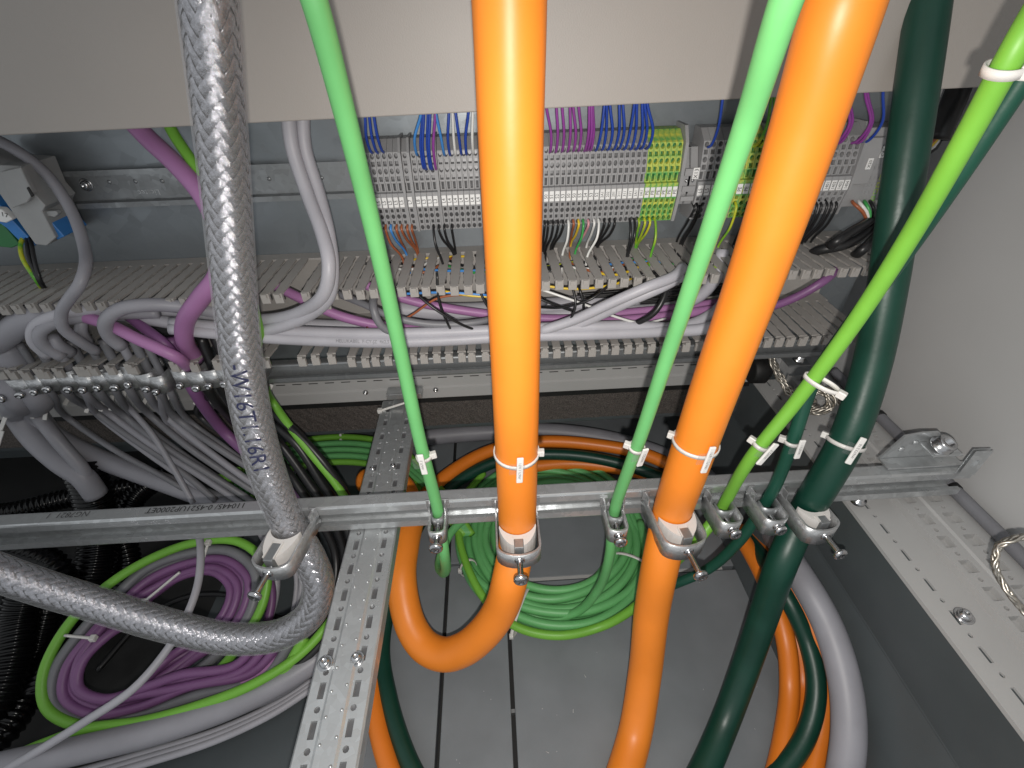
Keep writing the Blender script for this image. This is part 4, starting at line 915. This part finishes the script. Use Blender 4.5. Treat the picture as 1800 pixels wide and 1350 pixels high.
cable('wire', 'brown wire arching under the duct fingers left of the orange cable', 'wire_brown', ypath((645, 575, .44), (655, 584, .43), (720, 556, .44), (770, 524, .44), (830, 517, .44)), 0.0012, None, 'wire', 8)
rnd = random.Random(5)
for k in range(12):                                # black wires lying deep in the duct on the right
    y_ = 510+k*2.6
    cable('wire', 'thin black wire of the bundle deep in the duct, %s from the top' % ORD[k], 'wire_black', ypath((1010+rnd.uniform(-20, 20), y_+8, .488), (1090, y_+rnd.uniform(-3, 3), .485), (1180, y_-8+rnd.uniform(-3, 3), .48), (1250+rnd.uniform(-10, 30), y_-22, .48)), 0.0014, 'black wire bundle deep in the duct', 'wire', 8)
cn = ['black', 'white', 'brown', 'yellow', 'lightblue', 'black', 'green', 'black', 'white', 'black', 'yellowgreen', 'black']
for k in range(24):                                # wires seen through the slots of the upper fingers
    c = cn[k % 12]; x0 = 640+k*26
    cable('wire', '%s wire seen through the upper duct slots, %s from the left of these' % (names[c], ordw(k)), 'wire_'+c, [ZZ(x0+rnd.uniform(-15, 15), 452+rnd.uniform(-6, 22), -0.204-0.004*rnd.random()), ZZ(x0+50, 466+rnd.uniform(-14, 18), -0.206), ZZ(x0+110, 455+rnd.uniform(-6, 22), -0.205)], 0.0014, 'wires seen through the upper duct slots', 'wire', 8)
pp = PATHS[lg2.name][0]; ip = min(range(len(pp)), key=lambda i: (proj(pp[i])[0]-640)**2)
text_on_tube('print', 'HELUKABEL  F-CY-JZ  4x2,5', 0.0044, lg2, ip, (CAM-pp[ip]).normalized(), 0.0062, 'midgrey_pvc', lg2)
# left end of the duct
dcab('grey_pvc', ypath((-40, 630, .44), (10, 590, .43), (60, 556, .43), (130, 542, .44), (230, 546, .46), (330, 550, .47)), 0.0115, 'thick grey cable bending out of the duct at the left edge')
dcab('lightgrey_pvc', ypath((85, 625, .425), (60, 600, .42), (62, 575, .42), (95, 556, .42), (170, 542, .43), (260, 536, .44), (350, 545, .45)), 0.0056, 'light grey cable arching over the left duct fingers, outer one')
dcab('grey_pvc', ypath((110, 628, .42), (75, 605, .415), (70, 585, .415), (100, 566, .42), (180, 554, .43), (280, 550, .44)), 0.0056, 'grey cable arching over the left duct fingers, inner one')
dcab('grey_pvc', ypath((215, 610, .42), (192, 590, .415), (186, 566, .41), (210, 544, .41), (260, 536, .415), (330, 540, .425), (400, 552, .43), (470, 565, .44)), 0.0062, 'grey cable making a tight hook beside the violet cables')
dcab('grey_pvc', ypath((170, 618, .425), (140, 600, .415), (112, 578, .41), (108, 550, .408), (122, 525, .405), (140, 500, .405), (150, 470, .418), (147, 430, .45), (125, 370, .475), (80, 305, .485), (30, 265, .485), (-40, 230, .485)), 0.0048, 'slim grey cable coming from the left edge down over the duct fingers')
dcab('grey_pvc', ypath((90, 590, .425), (100, 605, .422), (125, 620, .43)), 0.0060, 'short grey cable bend between the left duct fingers')
dcab('grey_pvc', ypath((145, 560, .43), (142, 580, .425), (155, 605, .43)), 0.0052, 'short grey cable drop left of the violet cables')
dcab('pink_pvc', ypath((130, 552, .43), (190, 570, .42), (240, 595, .412), (310, 628, .41), (330, 645, .43)), 0.0056, 'violet cable slanting down across the left duct, longer one')
dcab('purple_pvc', ypath((225, 555, .44), (255, 578, .43), (290, 605, .42), (310, 630, .425)), 0.0050, 'violet cable slanting down across the left duct, shorter one')
dcab('pink_pvc', ypath((225, 205, .475), (255, 238, .470), (310, 290, .455), (360, 350, .435), (388, 420, .415), (385, 480, .402), (352, 525, .402), (326, 565, .41), (327, 605, .425), (345, 630, .44)), 0.0080, 'thick violet cable passing behind the braided cable into the left duct')
dcab('lime_pvc', ypath((285, 195, .478), (305, 235, .470), (345, 295, .455), (385, 360, .440), (420, 440, .425), (440, 520, .42), (456, 590, .42), (450, 618, .425), (470, 640, .44)), 0.0046, 'green cable passing behind the braided cable into the left duct')
dcab('black_pvc', ypath((270, 560, .49), (300, 575, .485), (330, 590, .485)), 0.0150, 'added black filler for the dark opening deep in the left duct')  # black tube added to give the dark of the opening behind, not a cable
dcab('black_pvc', ypath((-40, 570, .47), (20, 560, .47), (60, 545, .48)), 0.0160, 'thick black cable in the shadow at the left duct end')

# ------------------------------------------------------------------ module and cables at the left end of the DIN rail
md = thing('relay_terminal', 'grey terminal with blue and green feet at the left edge', 'terminal block', YY(60, 340, 0.5))
def prism(name, pxs, y0_, y1_, m, par):
    P = [YY(x_, y_, y0_) for x_, y_ in pxs]; bm = bmesh.new()
    A = [bm.verts.new(p) for p in P]; B = [bm.verts.new((p.x, y1_, p.z)) for p in P]
    bm.faces.new(A); bm.faces.new(B[::-1])
    for i in range(len(P)): j = (i+1) % len(P); bm.faces.new((A[i], A[j], B[j], B[i]))
    bmesh.ops.recalc_face_normals(bm, faces=bm.faces[:])
    bmesh.ops.bevel(bm, geom=bm.edges[:], offset=0.0006, segments=1, affect='EDGES')
    return keep(link(name, bm, m), par)
prism('body', [(-60, 270), (0, 290), (38, 292), (60, 340), (80, 362), (74, 372), (98, 418), (82, 432), (62, 430), (40, 400), (18, 368), (-30, 300)], 0.470, 0.5115, 'module_grey', md)
prism('hood', [(0, 302), (36, 294), (44, 312), (58, 340), (48, 356), (22, 366), (8, 330)], 0.464, 0.4695, 'module_grey', md)
prism('latch', [(80, 371), (98, 371), (102, 377), (96, 382), (82, 380)], 0.474, 0.480, 'module_grey', md)
prism('blue_side', [(74, 374), (84, 384), (113, 416), (100, 422)], 0.474, 0.508, 'module_blue', md)
prism('blue_terminal', [(-40, 345), (0, 360), (22, 388), (52, 420), (62, 432), (46, 436), (10, 400), (-40, 366)], 0.476, 0.5115, 'module_blue', md)
prism('white_marker', [(-20, 366), (2, 368), (22, 386), (10, 392), (-20, 386)], 0.468, 0.4755, 'marker_white', md)
text('marking', '17', 0.006, YY(8, 378, 0.4677), (1, 0, -0.4), (0.4, 0, 1), 'ink', md)
prism('green_terminal', [(-40, 388), (4, 394), (34, 430), (20, 436), (-40, 430)], 0.478, 0.5115, 'module_green', md)
prism('vent', [(46, 330), (50, 328), (60, 344), (55, 347)], 0.4632, 0.4640, 'gasket_dark', md)
for c, off, nm in (('yellowgreen', 0, 'green and yellow'), ('black', 12, 'black'), ('black', 20, 'glossy black')):
    cable('wire', '%s wire bending down from the terminal at the left edge' % nm, 'wire_'+c, ypath((40+off*.6, 418, .478), (36+off, 432, .47), (40+off, 455, .46), (62+off*.4, 490, .45), (75+off*.3, 510, .46)), 0.0019, None, 'wire', 8)

# ------------------------------------------------------------------ row of small clamps on the rear rail, and their cables
heads = [(54, 687), (78, 682), (104, 678), (135, 677), (162, 677), (189, 673), (217, 675), (243, 670), (268, 674), (290, 680), (330, 672), (357, 675), (381, 670), (405, 668), (430, 666), (455, 662)]
sc_proto = {}
def small_clamp(px, py, label, r=0.0072):
    c = YY(px, py, BF-0.020); c.z += 0.006
    if not sc_proto:
        bm = bmesh.new(); a = r+0.0015; yb2, yf2 = 0.0195, -0.0085
        arc = [(-a, yb2), (-a, 0), (-a, yf2+a*.6)]+[(-a*math.cos(t), yf2+a*.6-a*.6*math.sin(t)) for t in [math.pi*k/8 for k in range(1, 8)]]+[(a, yf2+a*.6), (a, 0), (a, yb2)]
        strap_band(bm, arc, 0.023, 0.0014, 0.003)
        for s in (-1, 1): box(bm, (s*a-0.002, yb2-0.004, 0.006), (s*a+0.002, yb2-0.0028, 0.016))
        me = bpy.data.meshes.new('strap'); bmesh.ops.recalc_face_normals(bm, faces=bm.faces[:]); bm.to_mesh(me); bm.free(); me.materials.append(M['strap_zinc']); sc_proto['strap'] = me
        bm = bmesh.new(); lathe(bm, (0, -0.003, -0.003), (0, -1, 0), [(0, 0.0022), (0.008, 0.0022), (0.0082, 0.0040), (0.0105, 0.0042), (0.012, 0.0034), (0.0125, 0.0018), (0.011, 0.001)], 14)
        me = bpy.data.meshes.new('screw'); bm.to_mesh(me); bm.free(); me.materials.append(M['bolt_zinc']); sc_proto['screw'] = me
    e = thing('small_cable_clamp', label, 'cable clamp', c, 'small clamps on the rear rail', (random.gauss(0, 0.08), 0, random.gauss(0, 0.10)))
    q = random.uniform(0.85, 1.15); e.scale = (q, 1, random.uniform(0.9, 1.12)); e.location.z += random.gauss(0, 0.0015)
    for nm in ('strap', 'screw'):
        o = bpy.data.objects.new(nm, sc_proto[nm]); col.objects.link(o); o.parent = e
    return c
cpos = []
for k, (px, py) in enumerate([(18, 690)]+heads):
    cpos.append(small_clamp(px, py, 'small zinc cable clamp on the rear rail, %s from the left' % ORD[k]))
def fan(m, r, k, pts, label, grp='cables hanging from the rear clamps'):
    c = cpos[k]; start = [Vector((c.x, BF-0.013, c.z+0.045)), Vector((c.x, BF-0.015, c.z+0.012)), Vector((c.x, BF-0.017, c.z-0.016))]
    return cable('hanging_cable', label, m, start+dpath(*pts), r, grp)
fans = []
fan('grey_pvc', 0.0125, 1, ((62, 728, .612), (92, 764, .628), (160, 800, .645), (260, 838, .65), (370, 878, .65), (470, 915, .65)), 'thick grey cable curving from the rear clamps towards the braided cable')
fan('grey_pvc', 0.0135, 0, ((30, 728, .605), (62, 772, .615), (110, 815, .62), (145, 838, .625), (170, 870, .64)), 'thick grey cable entering the black corrugated hose')
fan('grey_pvc', 0.0080, 1, ((66, 728, .597), (100, 772, .605), (145, 825, .62), (158, 850, .63)), 'slimmer grey cable beside the thick one entering the hose')
for k, (pts, nm) in enumerate(((((165, 722, .60), (235, 772, .615), (310, 822, .63), (380, 880, .64)), 'thin grey'), (((190, 725, .60), (265, 780, .615), (350, 835, .63), (430, 888, .64)), 'thin grey'), (((215, 728, .60), (290, 785, .61), (375, 838, .625), (450, 885, .64)), 'thin grey'), (((230, 720, .59), (265, 760, .60), (300, 815, .605), (340, 885, .61)), 'thin grey'), (((262, 728, .60), (330, 785, .61), (410, 840, .625), (480, 885, .64)), 'thin grey'), (((285, 725, .60), (350, 780, .61), (430, 840, .62), (490, 880, .63)), 'thin grey'), (((310, 735, .60), (380, 785, .61), (450, 830, .62), (510, 870, .63)), 'thin grey'))):
    fan('grey_pvc' if k % 2 else 'midgrey_pvc', 0.0042 if k != 3 else 0.0034, 3+k, pts, 'thin grey cable hanging from the rear clamps, %s from the left' % ORD[k])
for k, (pts, m_) in enumerate(((((120, 735, .61), (200, 790, .62), (290, 840, .635), (370, 888, .65)), 'midgrey_pvc'), (((178, 735, .615), (250, 790, .625), (330, 845, .635), (410, 892, .65)), 'grey_pvc'), (((240, 735, .615), (310, 790, .62), (390, 845, .635), (465, 895, .65)), 'midgrey_pvc'), (((300, 748, .615), (365, 795, .62), (440, 850, .635), (505, 900, .65)), 'grey_pvc'), (((335, 742, .61), (400, 790, .62), (465, 840, .63), (525, 890, .65)), 'midgrey_pvc'), (((350, 730, .605), (415, 780, .61), (485, 840, .625), (540, 890, .64)), 'black_pvc'))):
    fan(m_, 0.0036, (2, 4, 6, 9, 10, 12)[k], pts, 'slim %s cable low in the fan below the rear clamps, %s from left' % ('black' if k == 5 else 'grey', ORD[k]))
fan('purple_pvc', 0.0064, 11, ((395, 760, .605), (450, 810, .61), (500, 850, .62), (560, 905, .64)), 'violet cable hanging from the rear clamps behind the braided cable')
for k, pts in enumerate((((440, 750, .60), (485, 800, .61), (520, 850, .62), (560, 910, .63), (590, 980, .64), (580, 1060, .62), (540, 1130, .60)), ((460, 745, .60), (500, 790, .61), (540, 845, .62), (580, 905, .63), (605, 980, .64), (590, 1070, .62), (545, 1150, .60)), ((465, 730, .60), (520, 780, .605), (560, 840, .615), (600, 905, .63), (620, 980, .63), (600, 1080, .61), (550, 1160, .59)), ((470, 715, .60), (520, 760, .60), (570, 815, .605), (610, 875, .62), (640, 960, .63)), ((420, 750, .61), (465, 800, .62), (505, 855, .63), (545, 920, .64), (570, 1000, .64)))):
    fan('black_pvc', 0.0054, (13, 14, 15, 16, 12)[k], pts, 'black cable hanging behind the braided cable, %s from the left' % ORD[(1, 2, 3, 4, 0)[k]])
fan('lime_pvc', 0.0050, 16, ((478, 705, .60), (506, 745, .60), (543, 792, .60), (590, 850, .61), (625, 905, .62)), 'green cable hanging from the last rear clamp')
# little white markers under the rear clamps
for k, (px, py) in enumerate(((57, 722), (80, 725), (120, 700), (156, 713), (180, 710), (196, 708), (218, 694), (255, 705), (273, 704), (293, 703), (350, 700), (372, 698), (455, 690), (464, 690), (472, 688), (5, 745), (0, 770))):
    c = D(px, py, .585); e = tag(bx('small_marker', c+Vector((-0.0022, -0.0008, -0.0095)), c+Vector((0.0022, 0.0008, 0.0095)), 'plate_white', None, 0.0005), 'small white cable marker below the rear clamps, %s from the left' % ORD[(2, 3, 4, 5, 6, 7, 8, 9, 10, 11, 12, 13, 14, 15, 16, 1, 0)[k]], 'cable marker', 'small markers below the rear clamps')
    R_ = Matrix.Translation(c) @ Matrix.Rotation(random.gauss(0.5, 0.12), 4, 'Y') @ Matrix.Rotation(-0.5, 4, 'X') @ Matrix.Translation(-c); e.data.transform(R_)

# ------------------------------------------------------------------ violet, grey and green loop at the lower left
def lpath(*t): return [D(x_, y_, d_*0.93) for x_, y_, d_ in t]
def loop(off0, lift=0.0):
    """one turn; off in pixels towards the inside"""
    P = [(520, 1120, .57), (470, 1190, .56), (350, 1235, .55), (240, 1262, .545), (150, 1268, .54), (95, 1235, .545), (95, 1180, .555), (135, 1110, .575), (190, 1045, .60), (260, 992, .625), (340, 966, .64), (410, 966, .64), (452, 1005, .63), (448, 1060, .615), (415, 1120, .60), (360, 1180, .585), (290, 1225, .57), (230, 1255, .56)]
    cx_, cy_ = 280, 1120; out = []
    for x_, y_, d_ in P:
        v = Vector((x_-cx_, y_-cy_)); l = v.length; an = math.atan2(v.y, v.x)
        off = off0+5*math.sin(2*an+off0)+3.5*math.sin(3*an+off0*1.7); v = v*(1-off/l) if l > off else v
        out.append(D(cx_+v.x, cy_+v.y, d_*0.92+lift))
    return out
cable('loop_cable', 'green cable forming the outer turn of the loop at lower left', 'lime_pvc', loop(-14), 0.0052, 'cable loop at the lower left')
cable('loop_cable', 'dark grey cable turn just inside the green one at lower left', 'midgrey_pvc', loop(6, .006), 0.0058, 'cable loop at the lower left')
cable('loop_cable', 'dark grey cable turn hugging the violet turns at lower left', 'midgrey_pvc', loop(16, .012), 0.0058, 'cable loop at the lower left')
for k in range(5):
    cable('loop_cable', 'violet cable turn of the loop at lower left, %s from outside' % ORD[k], 'purple_pvc', loop(25+k*8, .004+.006*(k % 2)), 0.0048, 'cable loop at the lower left')
cable('loop_cable', 'violet cable at the right outer side of the lower left loop', 'purple_pvc', lpath((400, 985, .67), (455, 990, .665), (478, 1040, .65), (465, 1110, .63), (430, 1180, .61), (370, 1230, .59)), 0.0050, 'cable loop at the lower left')
cable('loop_cable', 'pink violet cable passing under the braided cable bend', 'pink_pvc', lpath((570, 1000, .60), (555, 1080, .585), (500, 1150, .57), (440, 1195, .56), (360, 1240, .55)), 0.0066, 'cable loop at the lower left')
cable('loop_cable', 'green cable sweeping right from the lower left loop', 'lime_pvc', lpath((-60, 1345, .50), (20, 1330, .50), (70, 1310, .51), (150, 1282, .515), (250, 1268, .52), (350, 1240, .53), (450, 1200, .54), (530, 1148, .56), (590, 1080, .585), (640, 1000, .62)), 0.0050, 'cable loop at the lower left')
for k in range(4):
    cable('loop_cable', 'dark grey cable sweeping along the lower left loop, %s from the top' % ORD[k], 'midgrey_pvc' if k % 2 else 'black_pvc', lpath((-60, 1360-k*6, .52), (60, 1318+k*2, .525), (180, 1292+k*6, .53), (300, 1270+k*6, .535), (420, 1226+k*7, .545), (510, 1180+k*9, .56), (580, 1112+k*10, .58), (630, 1030+k*8, .61)), 0.0056, 'cable loop at the lower left')
cable('grey_power_cable', 'thick grey cable crossing the bottom left corner', 'grey_pvc', dpath((-420, 1440, .42), (-80, 1370, .44), (0, 1348, .45), (150, 1316, .465), (300, 1278, .485), (430, 1230, .505), (540, 1170, .53), (610, 1110, .56), (660, 1040, .60)), 0.0125, sides=24)
for k in range(3):
    cable('grey_thin_cable', 'thin pale grey cable below the thick one at bottom left, %s from top' % ORD[k], 'lightgrey_pvc', dpath((120, 1362+k*9, .50), (250, 1325+k*9, .51), (380, 1285+k*8, .525), (480, 1240+k*7, .545), (560, 1190+k*6, .57)), 0.0040, 'thin cables at bottom left')
cable('grey_thin_cable', 'slim grey cable crossing the violet loop from the rail downwards', 'lightgrey_pvc', dpath((330, 905, .63), (352, 955, .555), (347, 1030, .52), (322, 1095, .50), (288, 1150, .485), (235, 1210, .465), (150, 1268, .455), (70, 1318, .45), (-20, 1370, .44)), 0.0039)
cable('grey_thin_cable', 'slim grey cable dropping beside the braided cable bend', 'lightgrey_pvc', dpath((455, 930, .66), (478, 975, .65), (486, 1030, .64), (468, 1100, .62), (430, 1165, .60), (390, 1215, .585)), 0.0048)
for k in range(3):
    cable('grey_thin_cable', 'thin grey cable inside the braided cable bend, %s from the left' % ORD[k], 'lightgrey_pvc', dpath((500+k*12, 960, .66), (520+k*9, 1010, .65), (516+k*7, 1070, .64), (495+k*6, 1140, .62), (460, 1200, .60)), 0.0030, 'thin cables at bottom left')
cable('black_thin_cable', 'thin black cable arching across the floor inside the violet loop', 'black_pvc', zpath((170, 1180, F0+.006), (255, 1088, F0+.008), (320, 1052, F0+.008), (400, 1046, F0+.008), (470, 1080, F0+.008), (520, 1085, F0+.01), (590, 1050, F0+.02), (640, 990, F0+.03)), 0.0034)
def loose_tie(px, py, qx, qy, d, label):
    a, b = D(px, py, d), D(qx, qy, d); e = thing('cable_tie', label, 'cable tie', a, 'nylon cable ties'); n = (CAM-a).normalized()
    keep(tube('strap', [a, a.lerp(b, .5)+n*0.002, b], 0.0016, 'nylon', None, 6), e); bx('head', b-Vector((.003, .003, .0028)), b+Vector((.003, .003, .0028)), 'nylon', e, 0.0008); return e
loose_tie(316, 1006, 253, 1058, .55, 'white nylon tie tail pointing into the violet loop')
loose_tie(114, 1117, 164, 1122, .51, 'white nylon tie across the left side of the violet loop')
loose_tie(357, 985, 366, 954, .565, 'white nylon tie at the top of the violet loop')
loose_tie(724, 704, 668, 722, .615, 'white nylon tie on the far end of the punched rail')

# ------------------------------------------------------------------ black corrugated hoses in the dark lower left
def hose(pts, r, label):
    def rf_(i): return r*(1.0+0.10*math.sin(i*math.pi/2.0+0.4))
    return tag(tube('corrugated_hose', pts, r, 'black_hose', sides=20, step=0.0016, rfun=rf_), label, 'hose', 'black corrugated hoses')
hose(dpath((140, 812, .635), (160, 860, .65), (172, 930, .66), (165, 1000, .65), (135, 1070, .635), (100, 1140, .62), (70, 1230, .60)), 0.0215, 'black corrugated hose taking the thick grey cables')
hose(dpath((300, 830, .72), (240, 870, .71), (215, 930, .70), (225, 1000, .68), (190, 1070, .65), (150, 1130, .64)), 0.0150, 'black corrugated hose right of the one taking grey cables')
hose(dpath((-330, 950, .60), (-60, 960, .60), (40, 975, .60), (95, 1000, .60), (110, 1040, .61)), 0.0170, 'black corrugated hose bending below the rail at the left edge')
hose(dpath((60, 1010, .58), (35, 1080, .57), (20, 1160, .55), (-10, 1240, .53), (-60, 1300, .52)), 0.0190, 'black corrugated hose running down at the left edge')
hose(dpath((95, 1030, .60), (70, 1120, .59), (50, 1200, .57), (10, 1280, .55), (-60, 1340, .54)), 0.0160, 'black corrugated hose between the left edge and the violet loop')
hose(dpath((-350, 915, .66), (-80, 905, .66), (20, 900, .67), (100, 880, .69), (200, 860, .71), (290, 845, .73)), 0.0130, 'black corrugated hose lying behind the rail at left')
for k, (px, py) in enumerate(((325, 862), (410, 828), (395, 840))):
    c = D(px, py, .66); tag(bx('green_plug', c+Vector((-0.009, -0.004, -0.004)), c+Vector((0.009, 0.004, 0.004)), 'lime_pvc', None, 0.001), 'small green plug among the grey cables, %s from the left' % ORD[(0, 2, 1)[k]], 'plug', 'green plugs')

# ------------------------------------------------------------------ right side: earth straps, tube on the frame, black cables
def earth_strap(label, pts, r, n=7, wdt=0.010, amp=0.0012):
    e = thing('earth_strap', label, 'earth strap', pts[0]); path = dense(pts, 0.0025); T, N, B = frames(path)
    for k in range(n):
        f = (k-(n-1)/2)/n; P = [path[i]+B[i]*(f*wdt)+N[i]*amp*math.sin(i*0.9+k*2.1)+B[i]*amp*math.cos(i*0.7+k) for i in range(len(path))]
        keep(tube('strand', P, r, 'strap_copper', None, 7, 0.0022), e)
    return e
earth_strap('flat braided earth strap hanging in the far right corner', dpath((1352, 612, .585), (1362, 645, .58), (1385, 685, .58), (1412, 715, .585), (1440, 715, .59)), 0.0013, 8, 0.018)
earth_strap('braided earth strap curled up on the frame behind the dark green cables', dpath((1400, 690, .60), (1430, 680, .585), (1455, 695, .575), (1460, 715, .575), (1430, 722, .58), (1405, 705, .595), (1425, 690, .60), (1465, 690, .585), (1475, 712, .575)), 0.0013, 6, 0.010)
earth_strap('braided earth strap hanging into view at the right edge', dpath((1850, 950, .345), (1790, 945, .355), (1755, 962, .36), (1750, 998, .36), (1772, 1040, .355), (1805, 1080, .35), (1850, 1125, .34)), 0.0013, 7, 0.007)
ft = tag(tube('frame_tube', [W3(0.4625, y_, -0.3955) for y_ in (0.52, 0.40, 0.25, 0.05, -0.15)], 0.0062, 'midgrey_pvc'), 'grey tube running along the frame at the foot of the right wall', 'tube')
for px, py in ((1535, 750), (1660, 880)):
    c = XX(px, py, 0.4625); bm = bmesh.new(); cyl(bm, W3(0.4625, c.y-0.003, -0.3955), W3(0.4625, c.y+0.003, -0.3955), 0.0070, 18); keep(link('collar', bm, 'black_rubber'), ft)
bk = thing('black_sleeve', 'black cylindrical sleeve behind the earth strap in the far right corner', 'sleeve', D(1330, 650, .62))
bm = bmesh.new(); lathe(bm, D(1318, 650, .63), rgt, [(0, 0.016), (0.002, 0.018), (0.018, 0.018), (0.020, 0.015), (0.024, 0.012)], 20); keep(link('body', bm, 'black_rubber'), bk)
cb = thing('corner_bracket', 'zinc corner bracket with nut at the far right frame corner', 'bracket', D(1400, 620, .6))
for a_, b_ in (((1375, 612), (1440, 622)), ((1385, 640), (1425, 648))):
    c0, c1 = D(*a_, .60), D(*b_, .60); bx('plate', Vector((c0.x, c0.y-.004, c0.z)), Vector((c1.x, c0.y+.02, c0.z-.0025)), 'galv', cb, .0004)
bm = bmesh.new(); lathe(bm, D(1403, 632, .59), (0, -.4, 1), [(0, .007), (.003, .007), (.0032, .005), (.010, .005)], 6); keep(link('nut', bm, 'bolt_zinc'), cb)
cable('black_power_cable', 'thick black cable stub hanging from the duct at upper right', 'black_pvc', dpath((1700, 110, .44), (1680, 170, .445), (1660, 215, .45), (1648, 245, .455)), 0.0100)
for k, c in enumerate(('brown', 'yellow', 'white', 'black')):
    cable('wire', '%s core leaving the black cable stub at upper right' % names[c], 'wire_'+c, dpath((1650+k*2, 240, .455), (1636+k*3, 252+k*3, .46), (1622, 262+k*4, .47), (1600-k*6, 262+k*4, .49)), 0.0016, None, 'wire', 8)
for k, p in enumerate((((1470, 425, .47), (1495, 408, .475), (1525, 390, .49), (1540, 375, .50)), ((1515, 440, .475), (1540, 415, .48), (1560, 385, .49), (1565, 365, .50)), ((1440, 440, .49), (1480, 432, .48), (1520, 412, .49), (1548, 380, .505)))):
    cable('black_core_cable', 'black cable rising to the right terminal module, %s from the left' % ORD[(0, 2, 1)[k]], 'black_pvc', [ZZ(p[0][0]-26, p[0][1]+16, -0.215)]+dpath(*p), 0.0048, 'black cables at the right module')
for k, (c, x0, x1) in enumerate((('brown', 1497, 1524), ('white', 1508, 1527), ('green', 1518, 1528), ('black', 1528, 1535), ('white', 1538, 1552), ('lightblue', 1549, 1556))):
    cable('wire', '%s core fanning into the right terminal module, %s from the left' % (names[c], ORD[k]), 'wire_'+c, dpath((x0, 352, .495), (x0+4, 358, .485), ((x0+x1)/2+6, 372, .485), (x1, 388, .49)), 0.0016, 'cores at the right module', 'wire', 8)
cable('wire', 'brown core looping at the top of the right terminal module', 'wire_brown', dpath((1546, 256, .50), (1556, 262, .49), (1570, 264, .485), (1585, 260, .49)), 0.0016, None, 'wire', 8)

# dust and offcuts on the floor
rnd = random.Random(11); bm = bmesh.new()
for k in range(45):
    c = Vector((rnd.uniform(-0.12, 0.29), rnd.uniform(0.02, 0.36), H+FLOOR+0.0012)); L = rnd.choice((0.0003, 0.0004, 0.0005, 0.0018)); a = rnd.uniform(0, 3.14)
    if min(abs(c.x-g1), abs(c.x-g2)) < 0.006: continue
    d = Vector((math.cos(a), math.sin(a), 0)); n = Vector((-d.y, d.x, 0))*0.00025
    quad(bm, c-d*L-n, c+d*L-n, c+d*L+n+Vector((0, 0, 0.0005)), c-d*L+n)
tag(link('floor_dust', bm, 'saddle_plastic'), 'tiny pale flecks of dust and offcuts on the floor', 'dust', kind='stuff')
